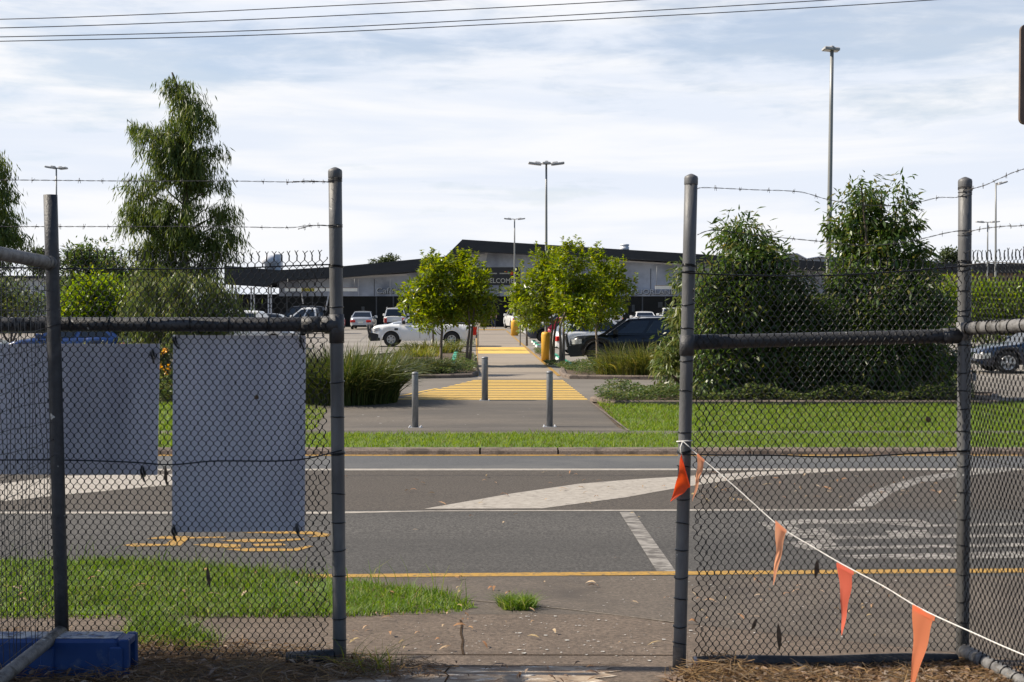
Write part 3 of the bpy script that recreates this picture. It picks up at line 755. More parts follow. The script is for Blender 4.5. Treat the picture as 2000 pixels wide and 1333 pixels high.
# black entrance sign
WY = 117.5
r = thing('welcome_sign', 'black entrance sign reading WELCOME above the walkway', 'sign', tuple(P(974,557,WY)))
mb = MB(); mb.prism(pp([(933,522.5),(1016,522.5),(1016,557.5),(933,557.5)], WY), (0,.3,0)); mb.build('panel', M['sign_black'], r)
mb = MB()
for x in (932,1016.5): mb.box(tuple(P(x-.6,557.5,WY)), tuple(P(x+.6,521,WY)+Vector((0,.3,0))))
mb.box(tuple(P(932,522.4,WY)+Vector((0,-.01,0))), tuple(P(1017,521.4,WY)+Vector((0,.31,0)))); mb.build('frame', M['pole'], r)
a = P(943,553,WY); b = P(1003,553,WY); text_mesh('WELCOME', .42, .04, M['cream_text'], a.x, b.x, a.z, WY-.004, 'lettering', r)
mb = MB()
for x0, x1, y in ((946,971,534.5),(976,996,534.5)):
    k = int((x1-x0)/1.6)
    for i in range(k):
        xx = x0+i*(x1-x0)/k; mb.prism(pp([(xx,y-1.1),(xx+1.1,y-1.1),(xx+1.1,y+1.1),(xx,y+1.1)], WY-.03), (0,.025,0))
mb.prism(pp([(957,528),(960,528),(959,532),(958,532)], WY-.03), (0,.025,0)); mb.build('small_lettering', M['cream_text'], r)
for i, (x, c) in enumerate(((986.5,'ped_yellow'),(989.5,'tail'),(992.5,'stop_green'))):
    mb = MB(); mb.prism(pp([(x-1.2,530.5),(x+1.2,530.5),(x+1.2,532),(x-1.2,532)], WY-.03), (0,.025,0)); mb.build('emblem', M[c], r)
mb = MB(); mb.lathe([(.14,0),(.14,.025)], (0,0,0), 16, M=Matrix.Translation(P(999.5,534.5,WY))@Matrix.Rotation(rad(90),4,'X')@Matrix.Scale(1,4)); mb.build('emblem', M['tail'], r)
for x in (934,1015):
    mb = MB(); p = P(x,557,WY); mb.tube([(p.x,WY+.15,-.52),(p.x,WY+.15,p.z)], .06, 8); mb.build('leg', M['pole'], r)
# height bars hung before the awning
def bar(xa, xb, y, ha, hb, label):
    Y = 119.3
    r = thing('clearance_bar', label, 'height bar', tuple(P((xa+xb)/2,y,Y)), group='clearance bars over the car park lanes')
    mb = MB(); mb.prism(pp([(xa,y-3.2),(xb,y-3.2),(xb,y+3),(xa,y+3)], Y), (0,.12,0)); mb.build('beam', M['sign_cream'], r)
    mb = MB(); n = 8
    for i in range(n):
        x0 = ha+(hb-ha)*i/n; w = (hb-ha)/n
        mb.prism(pp([(x0,y+2.7),(x0+w*.5,y+2.7),(x0+w,y-2.9),(x0+w*.5,y-2.9)], Y-.03), (0,.02,0))
    mb.build('hazard_stripe', M['sign_black'], r)
    mb = MB(); mb.prism(pp([(ha,y-3),(hb,y-3),(hb,y+2.8),(ha,y+2.8)], Y-.015), (0,.012,0)); mb.build('hazard_panel', M['hazard'], r)
    mb = MB(); mb.prism(pp([(xa,y-4.6),(xb,y-4.6),(xb,y-3.2),(xa,y-3.2)], Y+.001), (0,.10,0)); mb.build('cap_rail', M['brick_tan'], r)
    for i in (0,1):
        x = xa+(xb-xa)*(.04+.92*i); p = P(x,y-4.6,Y); q = P(x,520 if x > 1000 else 545,Y)
        mb = MB(); mb.tube([(p.x,Y+.06,p.z),(p.x,Y+.06,q.z)], .018, 6); mb.build('hanger', M['pole'], r)
    return r
bar(556,698,566.5,589,614,'cream and striped height bar crossing behind the left gate post')
bar(1280,1352,562,1312,1346,'cream and striped height bar above the right-hand shop letters')
# second building at the right and the pale one at the left
r = thing('warehouse', 'pale grey metal shed roof rising behind the right trees', 'warehouse', tuple(P(1640,600,150)))
mb = MB(); mb.prism(pp([(1510,505),(1535,496),(1556,496),(1575,506),(1600,502),(1660,504),(1780,508),(1880,516),(1880,592),(1510,592)], 150), (0,30,0)); mb.build('wall', M['sheet_grey'], r)
mb = MB(); mb.prism(pp([(1508,504.5),(1535,495),(1557,495),(1576,505),(1600,501),(1662,503),(1782,507),(1882,515),(1882,517),(1782,509),(1662,505),(1600,503),(1576,507),(1556,497),(1536,497),(1510,506.5)], 149.6), (0,31,0)); mb.build('roof', M['trim'], r)
r = thing('low_shop', 'low tan building under a dark flat roof at far right', 'shop building', tuple(P(1980,600,100)))
mb = MB(); mb.prism(pp([(1800,532),(2160,530),(2160,600),(1800,600)], 100), (0,15,0)); mb.build('wall', M['brick_tan'], r)
mb = MB(); mb.prism(pp([(1790,516),(2170,514),(2170,533),(1790,534)], 99), (0,17,0)); mb.build('roof', M['fascia'], r)
r = thing('pale_store', 'plain pale grey store wall behind the bushes at far left', 'store', tuple(P(60,600,95)))
mb = MB(); mb.prism(pp([(-160,541),(106,543),(250,545),(250,618),(-160,618)], 95), (0,14,0)); mb.build('wall', M['wall_pale'], r)
mb = MB(); mb.prism(pp([(-165,537),(255,541),(255,546),(-165,542)], 94.6), (0,15,0)); mb.build('roof', M['fascia'], r)
# ------------------------------------------------------------------ fences in the foreground
def smooth(xs, k=8):
    """Catmull-Rom through points"""
    pts = [Vector(p) for p in xs]; out = []
    for i in range(len(pts)-1):
        p0 = pts[max(i-1,0)]; p1 = pts[i]; p2 = pts[i+1]; p3 = pts[min(i+2,len(pts)-1)]
        for j in range(k):
            t = j/k
            out.append(.5*((2*p1)+(p2-p0)*t+(2*p0-5*p1+4*p2-p3)*t*t+(3*p1-p0-3*p2+p3)*t**3))
    out.append(pts[-1]); return out

def chain_mesh(name, O, u, width, z0, z1, parent, seed, dx=.01715, dz=.0230, r=.00205, rough_end=None, skew=0.0):
    """woven diamond wire: zigzag strands that hook into one another; O is the bottom start, u the horizontal direction"""
    rg = np.random.default_rng(seed); u = np.array(u, float); u /= np.linalg.norm(u); nrm = np.array([-u[1],u[0],0.])
    ns = int(width/dx); nj = int((z1-z0)/dz)
    V = []; j = np.arange(nj+1); e = np.array([0,0,1.0])
    for i in range(ns):
        right = (j+i) % 2 == 1
        x = (i+right)*dx; z = z0+j*dz*(z1-z0)/(nj*dz)
        amp = .012
        y = np.where(right, .0022, -.0022)+amp*np.sin(x*5.1+seed)*np.sin(z*3.7+1+seed)+.004*np.sin(x*17)*np.sin(z*13)
        xx = x+.004*np.sin(z*6+seed)*np.sin(x*4)+rg.normal(0,.0006,nj+1)
        zz = z+.006*np.sin(x*4.3+seed)+rg.normal(0,.0006,nj+1)
        if rough_end is not None:
            d = np.clip(1-np.abs(x-rough_end)/.12, 0, 1)
            xx = xx+d*(.009*np.sin(z*19+seed)+rg.normal(0,.0035,nj+1)); zz = zz+d*rg.normal(0,.003,nj+1)
        c = np.array(O)[None,:]+u[None,:]*xx[:,None]+nrm[None,:]*y[:,None]; c[:,2] += zz+skew*xx
        hold = e*.0045
        V.append(np.stack([c-hold, c+hold],1).reshape(-1,3))
    V = np.array(V); nj = V.shape[1]-1                            # ns, nj+1, 3
    odd = (nj//2) % 2
    offs = np.stack([u*r*1.25, nrm*r, -u*r*1.25, -nrm*r])       # 4,3
    A = V[:,:,None,:]+offs[None,None,:,:]                       # ns,nj+1,4,3
    vs = A.reshape(-1,3)
    b = (np.arange(ns)*(nj+1)*4)[:,None,None,None]; jj = (np.arange(nj)*4)[None,:,None,None]; k = np.arange(4)
    q = np.stack([k, (k+1)%4, (k+1)%4+4, k+4],1)[None,None,:,:]
    idx = (b+jj+q).astype(np.int32).ravel(); m = ns*nj*4
    # twisted tips along the top
    extra = MB()
    for i in range(0, ns, 2):
        x = (i+1)*dx if (odd+i) % 2 == 1 else i*dx
        t = V[i,-1]; h = .021+rg.normal(0,.003); s = u*.004
        top = t+e*h+u*rg.normal(0,.003)
        extra.tube([t, t+e*h*.5+s*.4, top], r*1.5, 5, cap=False)
        for sg in (-1,1):
            extra.tube([top, top+e*.012+u*sg*(.010+rg.normal(0,.003))+nrm*rg.normal(0,.004)], r*.85, 4)
    off = Vector((0,0,0)); qq = parent
    while qq is not None: off += qq.location; qq = qq.parent
    ev = np.array([tuple(v) for v in extra.v]); n0 = len(vs)
    allv = (np.concatenate([vs, ev])-np.array(off)).astype(np.float32)
    me = bpy.data.meshes.new(name)
    faces_extra = extra.f
    li = np.concatenate([idx, np.array([n0+i for f in faces_extra for i in f], np.int32)])
    tot = np.concatenate([np.full(m,4), np.array([len(f) for f in faces_extra])]).astype(np.int32)
    st = np.concatenate([[0], np.cumsum(tot)[:-1]]).astype(np.int32)
    me.vertices.add(len(allv)); me.vertices.foreach_set('co', allv.ravel())
    me.loops.add(len(li)); me.loops.foreach_set('vertex_index', li)
    me.polygons.add(len(tot)); me.polygons.foreach_set('loop_start', st)
    try: me.polygons.foreach_set('loop_total', tot)
    except Exception: pass
    me.polygons.foreach_set('use_smooth', np.ones(len(tot), bool))
    me.materials.append(M['black_wire']); me.update(calc_edges=True); me.validate()
    ob = bpy.data.objects.new(name, me); COL.objects.link(ob); ob.parent = parent
    return ob
def pipe(name, a, b, r, m, parent, cap=None, sleeves=()):
    mb = MB(); a = Vector(a); b = Vector(b)
    n = 8; mb.tube([a.lerp(b, i/n) for i in range(n+1)], r, 16)
    d = b-a
    for t, w, k in sleeves: mb.tube([a+d*(t-w/2), a+d*(t+w/2)], r*k, 16)
    o = mb.build(name, m, parent)
    if cap:
        c = MB(); ax = d.normalized(); rot = Vector((0,0,1)).rotation_difference(ax).to_matrix().to_4x4()
        c.lathe([(r*1.04,-.035),(r*1.06,-.032),(r*1.06,-.006),(r*.98,.002),(r*.5,.010),(r*.16,.014),(.001,.0145)], b, 16, M=rot)
        c.build('post_cap', m, o)
    return o
def ring(name, p, ax, r, parent, m='black_wire', wr=.0028, tilt=0.0, turns=1, seed=0):
    rg = random.Random(seed); ax = Vector(ax).normalized()
    e1 = ax.orthogonal().normalized(); e2 = ax.cross(e1); pts = []
    for k in range(14*turns+1):
        q = 2*math.pi*k/14
        pts.append(Vector(p)+(e1*math.cos(q)+e2*math.sin(q))*(r+wr*.7)+ax*(tilt*math.cos(q)+k/14*.0055*(turns>1)+rg.uniform(-.0008,.0008)))
    mb = MB(); mb.tube(pts, wr, 5); return mb.build(name, M[m], parent)
def barbed(name, pts, parent, seed, step=.112, r=.0015):
    rg = random.Random(seed); pts = smooth(pts, 12); mb = MB(); path = []; L = 0
    P_ = [pts[0]]
    for a, b in zip(pts[:-1], pts[1:]):
        n = max(1, int((b-a).length/.008))
        for i in range(1, n+1): P_.append(a.lerp(b, i/n))
    for s in (0, math.pi):
        sub = [p+Vector((0, math.sin(i*.55+s)*.0016, math.cos(i*.55+s)*.0016)) for i, p in enumerate(P_)]
        mb.tube(sub, r*.72, 4)
    acc = rg.uniform(0, step)
    for a, b in zip(P_[:-1], P_[1:]):
        acc += (b-a).length
        if acc > step:
            acc = rg.uniform(-.012,.012); d = (b-a).normalized()
            for k in (-1,1):
                q = rg.uniform(0, 3.1); e = Vector((rg.uniform(-.3,.3), math.cos(q), math.sin(q)*1.3)).normalized()
                mb.tube([a+d*k*.003-e*.013, a+d*k*.003+e*.013], [.0005,.0005] if False else r*.62, 4)
            mb.tube([a-d*.005, a+d*.005], r*1.9, 5)
    return mb.build(name, M['barb'], parent)
def vine(name, pts, r, parent, m='black_wire', seed=0):
    mb = MB(); mb.tube(smooth(pts, 10), r, 5); return mb.build(name, M[m], parent)

FYL = 6.05
# ---- left fence
LF = thing('chain_link_fence', 'left chain-link fence with capped gate post, thick black rail and two sign backs', 'fence', tuple(P(664,1302,FYL)))
pL0, pL1 = P(664,1306,FYL), P(654.5,333,FYL)
lp = pipe('post', pL0-Vector((0,0,.1)), pL1, .0305, M['post_grey'], LF, cap=True)
axL = (pL1-pL0)
for i, y in enumerate((522,598,744,812,886,962,1018,1072,1122,1206,1248)):
    t = (1306-y)/(1306-333); ring('wire_tie', pL0+axL*t, axL, .0305, lp, tilt=.004*((i*7)%5-2)/2, turns=2 if y in (522,886) else 1, seed=i)
for y in (356,445): ring('wire_tie', pL0+axL*((1306-y)/973), axL, .0305, lp, 'barb', turns=3, wr=.0017, seed=y)
ra, rb = P(-480,634,FYL), P(662,634,FYL)
lr = pipe('rail', ra, rb, .0325, M['galv_dark'], LF, sleeves=((.955,.035,1.12),(.985,.03,1.16)))
for i, x in enumerate((-300,-200,-100,0,60,138,215,292,372,448,525,610)):
    p = P(x,634,FYL); ring('wire_tie', p, rb-ra, .0325, lr, tilt=.004*((i*5)%4-1.5), seed=50+i)
mb = MB(); mb.tube([pL0+axL*((1306-668)/973), pL0+axL*((1306-612)/973)], .0345, 16); mb.build('rail_clamp', M['galv_dark'], LF)
p0 = P(-330,1278,FYL-.034)
zt = P(0,506,FYL-.034).z
chain_mesh('wire_mesh', (p0.x,FYL-.036,0), (1,0,0), P(643,600,FYL).x-p0.x-.005, p0.z, zt, LF, 3, rough_end=P(643,600,FYL).x-p0.x-.02)
fy = FYL-.043
vine('tension_wire', [P(-330,524,fy),P(0,523,fy),P(116,525,fy),P(300,526,fy),P(460,524,fy),P(560,520,fy),P(646,517,fy)], .0033, LF)
vine('tension_wire', [P(-330,900,fy),P(0,899,fy),P(120,899,fy),P(250,903,fy),P(335,908,fy),P(420,901,fy),P(540,901,fy),P(600,896,fy),P(650,884,fy),P(668,880,fy)], .0033, LF)
barbed('barbed_wire', [P(-330,353,FYL-.034),P(0,352,FYL-.034),P(240,354,FYL-.034),P(440,354,FYL-.034),P(580,356,FYL-.034),P(655,354,FYL-.034)], LF, 1)
barbed('barbed_wire', [P(-330,443,FYL-.034),P(0,443,FYL-.034),P(240,443,FYL-.034),P(420,443,FYL-.034),P(560,445,FYL-.034),P(605,441,FYL-.034),P(668,442,FYL-.034)], LF, 2)
barbed('barbed_wire', [P(582,448,FYL-.04),P(612,441,FYL-.04),P(650,441,FYL-.034)], LF, 7, step=.05)
barbed('barbed_wire', [P(560,357,FYL-.04),P(600,354,FYL-.04),P(650,357,FYL-.034)], LF, 8, step=.05)
mb = MB(); mb.tube([P(560,1286,FYL+.01),P(655,1283,FYL)], [.03,.036], 12); mb.build('bottom_rail', M['galv_dark'], LF)
pipe('post', P(-470,1306,FYL)-Vector((0,0,.1)), P(-470,333,FYL), .0305, M['post_grey'], LF, cap=True)

# ---- sign boards wired behind the mesh
def board(pix, Y, label, ties):
    r = thing('sign_board', label, 'sign board', tuple(P((pix[2][0]+pix[3][0])/2, pix[2][1], Y)))
    mb = MB(); mb.prism(pp(pix, Y), (0,.006,0)); mb.build('panel', M['sign_back'], r)
    for i, (x,y) in enumerate(ties):
        mb = MB(); c = P(x,y,Y-.004)
        rr = random.Random(i+len(label))
        mb.tube(smooth([c+Vector((-.012,0,.014)), c+Vector((.0,-.075,.006)), c+Vector((.008,-.08,-.012)), c+Vector((.001,-.012,-.026)), c+Vector((-.006,-.005,-.006)), c+Vector((-.012,0,.014))],5), .0052, 6)
        mb.tube(smooth([c+Vector((.0,-.078,-.004)), c+Vector((.012,-.082,-.025)), c+Vector((.022+rr.uniform(-.01,.01),-.08,-.045))],5), .0045, 5)
        mb.build('cable_tie', M['black_wire'], r)
    return r
board([(338,655),(597,656),(595,1038),(336,1040)], FYL+.035, 'taller blank white sign board, its grey back hanging nearest the gate post', [(346,662),(590,662),(344,1032),(584,1030)])
board([(-230,673),(312,672),(307,928),(-230,926)], FYL+.035, 'wide blank sign board behind the leaning gate post, its grey back to the viewer', [(303,690),(284,918)])

# ---- gate leaf at the left, swung in towards the viewer
GYa, GYb = 5.95, 4.3
gs = P(121,1238,GYa); gt = P(98.5,381,GYa)
GL = thing('gate_leaf', 'dark pipe gate leaf of fine welded wire swung inward at far left', 'gate', tuple(gs))
st = pipe('post', gs, gt, .0300, M['galv_dark'], GL)
ring('wire_tie', gs.lerp(gt,.706), gt-gs, .030, st, tilt=.008, wr=.002)
zt_, zb_ = P(104,514,GYa).z, P(121,1240,GYa).z
xg = gs.x
pipe('rail', (P(100,514,GYa).x,GYa,zt_), (xg-.06,GYb,zt_+.06), .0290, M['rail_grey'], GL, sleeves=((.0,.04,1.12),(.045,.004,1.06)))
pipe('rail', (xg,GYa,zb_+.02), (xg-.03,GYb,zb_-.04), .0285, M['rail_grey'], GL)
gm = MB(); yy = GYa-.05
ny = int((GYa-GYb)/.048)
for i in range(ny):
    Y = GYa-.045-i*.048; t = (GYa-Y)/(GYa-GYb); w = .012*math.sin(i*.7)
    xa = P(112,900,GYa).x-.03*t
    pts = [Vector((xa+.008*math.sin(i*1.3+q*2)-.03*(q/6), Y+w*math.sin(q*1.1), zb_+.03-.05*t+(zt_-zb_-.06+.1*t)*q/6)) for q in range(7)]
    gm.tube(pts, .0014, 4)
nz = int((zt_-zb_)/.083)
for k in range(nz):
    z = zb_+.06+k*.083
    pts = [Vector((P(112,900,GYa).x-.03*(q/8)+.012*math.sin(k*.8+q*.9)-.03*(z-zb_)/1.7, GYa-.03-(GYa-GYb-.05)*q/8, z-.05*(q/8)+.012*math.sin(k+q*1.1))) for q in range(9)]
    gm.tube(pts, .0014, 4)
gm.build('wire_mesh', M['grey_wire'], GL)
# blue foot block
fb = thing('fence_foot', 'dusty blue plastic fence foot block under the gate post', 'fence foot', (P(120,1290,5.85).x, 5.85, zg(5.85)))
x0, x1 = P(-160,1290,5.7).x, P(249,1290,5.75).x; ya, yb = 5.78, 5.935; z0, z1 = zg(5.7)-.01, P(200,1250,5.78).z
mb = MB(); mb.bbox((x0,ya,z0),(x1-.045,yb,z1), .014)
mb.bbox((x1-.05,ya,z0),(x1-.004,ya+.035,z1), .006); mb.bbox((x1-.05,yb-.035,z0),(x1-.004,yb,z1), .006)
mb.bbox((x1-.05,ya+.034,z1-.03),(x1-.006,yb-.034,z1-.002), .005)
for k in range(3): mb.bbox((x0+.2+k*.3,ya-.012,z0),(x0+.26+k*.3,ya+.01,z1-.03), .006)
mb.build('block', M['blue_plastic'], fb)
mb = MB(); mb.add([(x0+.02,ya+.016,z1+.002),(x1-.062,ya+.016,z1+.002),(x1-.062,yb-.016,z1+.002),(x0+.02,yb-.016,z1+.002)], [(0,1,2,3)]); mb.build('dust_layer', M['dust'], fb)
mb = MB(); mb.bbox((x1-.052,ya+.045,z0+.035),(x1-.043,yb-.045,z1-.05), .003); mb.build('handle_recess', M['black_trim'], fb)

# ---- right fence and its return wing
R0, R1 = P(1326,1312,6.0), P(1350,346,6.0)
RF = thing('chain_link_fence', 'right chain-link fence with grey capped posts and a wing turning towards the viewer', 'fence', tuple(P(1327,1308,6.0)))
rp = pipe('post', R0-Vector((0,0,.1)), R1, .0295, M['post_grey'], RF, cap=True)
axR = R1-R0
for i, y in enumerate((521,529,592,640,702,762,842,881,908,972,1020,1072,1125,1168,1222,1256)):
    t = (1312-y)/966; ring('wire_tie', R0+axR*t, axR, .0295, rp, tilt=.003*((i*7)%5-2), turns=2 if y in (521,881) else 1, seed=100+i)
C0, C1 = P(1880,1285,6.15), P(1885,352,6.15)
cp = pipe('post', C0-Vector((0,0,.1)), C1, .0300, M['post_grey'], RF, cap=True)
axC = C1-C0
for i, y in enumerate((372,376,381,452,458,515,520,525,568,604,618,672,724,762,795,842,880,905,960,1010,1065,1120,1170,1215)):
    t = (1285-y)/933; ring('wire_tie', C0+axC*t, axC, .030, cp, 'black_wire' if y > 500 else 'barb', tilt=.004*((i*7)%5-2), turns=2 if y in (372,515,520,880) else 1, wr=.0026 if y > 500 else .0017, seed=200+i)
ra, rb = P(1344,669,6.03), P(1880,656,6.15)
rr_ = pipe('rail', ra, rb, .0315, M['galv_dark'], RF, sleeves=((.055,.10,1.1),(.95,.06,1.15)))
mb = MB(); mb.tube([R0+axR*((1312-692)/966), R0+axR*((1312-652)/966)], .0335, 16); mb.tube([ra, ra+(rb-ra)*.03],.036,14); mb.build('rail_clamp', M['galv_dark'], RF)
mb = MB(); mb.tube([C0+axC*((1285-662)/933), C0+axC*((1285-628)/933)], .036, 16); mb.build('rail_clamp', M['rail_grey'], RF)
a = P(1348,1283,6.0); b = P(1872,1268,6.1)
u = Vector((P(1880,0,6.15).x-P(1345,0,6.0).x, .15, 0)).normalized()
chain_mesh('wire_mesh', (a.x+.012,6.0-.034,0), u, P(1878,0,6.15).x-a.x, a.z, P(1360,524,6.0).z, RF, 5, skew=.006, rough_end=.01)
def fl(x,y,t=None): 
    t = (x-1345)/535; return P(x,y,6.0+.15*t-.04)
vine('tension_wire', [fl(1330,532),fl(1352,534),fl(1450,538),fl(1600,539),fl(1740,532),fl(1840,524),fl(1895,519)], .0034, RF)
vine('tension_wire', [fl(1330,888),fl(1400,889),fl(1520,890),fl(1620,893),fl(1720,890),fl(1820,884),fl(1890,881)], .0034, RF)
barbed('barbed_wire', [fl(1362,369),fl(1380,367),fl(1470,371),fl(1560,375),fl(1617,390),fl(1690,401),fl(1770,400),fl(1830,387),fl(1868,386),fl(1884,380)], RF, 3)
barbed('barbed_wire', [fl(1362,459),fl(1395,450),fl(1470,459),fl(1540,466),fl(1625,474),fl(1690,480),fl(1770,473),fl(1850,455),fl(1886,450)], RF, 4)
# wing
WYa, WYb = 6.15, 4.1
wx0 = C0.x; wd = Vector((.083,-.55,0)).normalized(); wl = (WYa-WYb)/abs(wd.y)
zm0 = P(1890,642,6.15).z; zb0 = P(1880,1264,6.15).z
wa = Vector((P(1884,640,6.15).x,6.15,zm0)); wb = wa+wd*wl+Vector((0,0,.09))
wr_ = pipe('rail', wa, wb, .0300, M['rail_grey'], RF)
for i in range(12): 
    t = .03+i*.045; ring('wire_tie', wa.lerp(wb,t), wb-wa, .030, wr_, tilt=.005*((i*3)%4-1.5), seed=300+i)
wa2 = Vector((C0.x,6.13,zb0-.012)); wb2 = wa2+wd*wl
wr2 = pipe('rail', wa2, wb2, .0290, M['rail_grey'], RF, sleeves=((.05,.09,1.12),))
for i in range(12): ring('wire_tie', wa2.lerp(wb2,.05+i*.045), wb2-wa2, .029, wr2, tilt=.005*((i*3)%4-1.5), seed=330+i)
chain_mesh('wire_mesh', (C0.x+.02-.035,6.10,0), wd, wl-.1, zb0+.03, P(1900,507,6.15).z, RF, 9, rough_end=.0)
def wg(t, z): return Vector((C0.x-.03,6.15,0))+wd*(wl*t)+Vector((0,0,z))
zz = lambda y: P(1890,y,6.15).z
barbed('barbed_wire', [wg(0,zz(374)),wg(.1,zz(371)),wg(.18,zz(366)+.01),wg(.27,zz(362)+.02),wg(.6,zz(350)+.02)], RF, 5, step=.085)
barbed('barbed_wire', [wg(0,zz(457)),wg(.1,zz(452)),wg(.2,zz(452)),wg(.27,zz(454)),wg(.6,zz(452))], RF, 6, step=.085)
vine('tension_wire', [wg(0,zz(519)),wg(.15,zz(517)),wg(.3,zz(523)),wg(.6,zz(525))], .002, RF, 'grey_wire')
vine('tension_wire', [wg(0,zz(884)),wg(.12,zz(884)),wg(.27,zz(886)),wg(.6,zz(890))], .002, RF, 'grey_wire')
# pipe lying along the foot of the right fence
pa, pb = P(1356,1296,5.97), P(1868,1290,6.07)
lpipe = MB(); lpipe.tube([pa.lerp(pb,i/10)+Vector((0,0,.004*math.sin(i))) for i in range(11)], .031, 14)
r = thing('loose_pipe', 'black painted steel pipe lying in litter below the right mesh', 'pipe', tuple(pa))
lpipe.build('tube', mat('pipe_paint', (.015,.015,.016), (.05,.048,.045), 12, .6, .3, c3=(.22,.20,.18), s3=6, lo3=.6, hi3=.72), r)
mb = MB(); mb.tube([pa+(pa-pb).normalized()*.004, pa+(pb-pa).normalized()*.01], .0318, 14); mb.build('pipe_end', M['dust'], r)

q0 = P(1327,1308,6.0); mb = MB(); mb.tube([R0-Vector((0,0,.02)), R0+axR*((1312-1262)/966)], .0302, 16); mb.build('post_foot', mat('post_foot', (.10,.075,.055), (.16,.125,.095), 30, .9, .3), RF)
# ---- leaves and bark caught in the wire
def caught(x, y, L, w, ang, label, Y=5.985):
    r = MB(); c = P(x,y,Y); d = Vector((math.sin(ang),0,-math.cos(ang))); s = Vector((d.z,.25,-d.x)).normalized()
    vs = []; 
    for t, k in ((0,.12),(.2,.75),(.5,1),(.8,.6),(1,.05)):
        q = c+d*L*(t-.5)+Vector((0,-.012*math.sin(t*3.1),0)); vs += [q-s*w*k/2, q+Vector((0,.004,0)), q+s*w*k/2]
    r.add(vs, [(3*i+j,3*i+j+1,3*i+j+4,3*i+j+3) for i in range(4) for j in (0,1)], 0, True)
    return tag(r.build('dead_leaf', M['bark_leaf']), label, 'leaf', 'dry leaves caught in the wire')
M['bark_leaf'] = mat('bark_leaf', (.05,.035,.022), (.12,.08,.05), 60, .85)
caught(325,930,.095,.017,.05,'narrow dry leaf caught between the two sign boards',5.98)
caught(408,1128,.10,.02,.12,'dark curled leaf hanging in the left mesh over the grass',5.98)
caught(1594,1112,.085,.022,-.1,'short dry leaf in the right mesh at the yellow road line')
caught(1521,1245,.125,.022,.05,'longest dry leaf standing in the right mesh above the loose pipe')
caught(1472,1220,.055,.018,-.4,'small bent leaf low in the right mesh left of the longest leaf')
caught(1812,820,.03,.024,.2,'scrap of leaf in the right mesh against the bright lawn')
caught(502,776,.022,.024,.7,'dark scrap of leaf stuck high on the tall sign board',6.0)

# ---- bunting
BN = thing('bunting', 'string of orange warning flags tied to the right gate post', 'bunting', tuple(P(1337,862,5.97)))
bp = [(1333,862,5.955),(1345,872,5.94),(1362,888,5.93),(1440,955,5.80),(1520,1026,5.62),(1590,1070,5.45),(1650,1105,5.28),(1725,1145,5.08),(1800,1190,4.86),(1900,1236,4.60),(2010,1284,4.35),(2300,1400,3.9)]
bpts = [P(*q) for q in bp]
mb = MB(); mb.tube(smooth(bpts,6), .0025, 6)
q = P(1337,862,6.0); mb.tube([q+Vector((math.cos(k*.5)*.034, math.sin(k*.5)*.034, .004*math.cos(k*.5+1))) for k in range(14)], .0035, 6)
mb.tube([P(1333,864,5.95),P(1329,875,5.945),P(1332,892,5.945)], .0028, 5)
mb.build('rope', M['rope'], BN)
def flag(pix, Ya, Yb, m, fold, label=None):
    """pix: top-left, top-right, tip"""
    (xa,ya),(xb,yb),(xt,yt) = pix; A = P(xa,ya,Ya); B = P(xb,yb,Yb); T = P(xt,yt,(Ya+Yb)/2+.01)
    n, k = 18, 8; mb = MB(); vs = []; rg = random.Random(int(xa))
    f1, f2, f3 = rg.uniform(5,8), rg.uniform(2,5), rg.uniform(0,6)
    for i in range(n+1):
        t = i/n
        for j in range(k+1):
            s = j/k; top = A.lerp(B, s); p = top.lerp(T, t)
            p = p+Vector((.010*math.sin(t*3.1)*fold, -.014*math.sin(s*3.14*1.3+t*4)*(1-t*.6)*abs(fold)-.02*t*t*fold, -.004*math.sin(s*3.14)*(1-t)))
            p += Vector((.0022*math.sin(t*13+f3), .0026*math.sin(f1*s+4*t+f3)+.004*math.sin(f2*t*3+s*2), 0))*(1-.3*t)
            vs.append(p)
    mb.add(vs, [(i*(k+1)+j,i*(k+1)+j+1,(i+1)*(k+1)+j+1,(i+1)*(k+1)+j) for i in range(n) for j in range(k)], 0, True)
    d = (B-A).normalized(); 
    hem = [A+Vector((0,-.004,.004)), B+Vector((0,-.004,.004)), B.lerp(T,.045)+Vector((0,-.007,0)), A.lerp(T,.05)+Vector((0,-.007,0))]
    mb.add(hem, [(0,1,2,3)])
    o = mb.build('flag', M[m], BN)
    if label: o['label'] = label
    return o
flag([(1330,888),(1348,952),(1309,979)], 5.945, 5.93, 'flag_red', .6, 'bright red-orange flag wrapped on the post')
flag([(1362,887),(1376,900),(1352,979)], 5.93, 5.91, 'flag_pale', .5, 'narrow pale orange flag')
flag([(1514,1018),(1536,1037),(1508,1142)], 5.62, 5.58, 'flag_pale', .6)
flag([(1634,1100),(1667,1118),(1643,1240)], 5.30, 5.24, 'flag_shaded', .5, 'flag with shade put into its salmon colour')
flag([(1782,1182),(1826,1206),(1773,1362)], 4.90, 4.80, 'flag_orange', .6, 'largest flag')
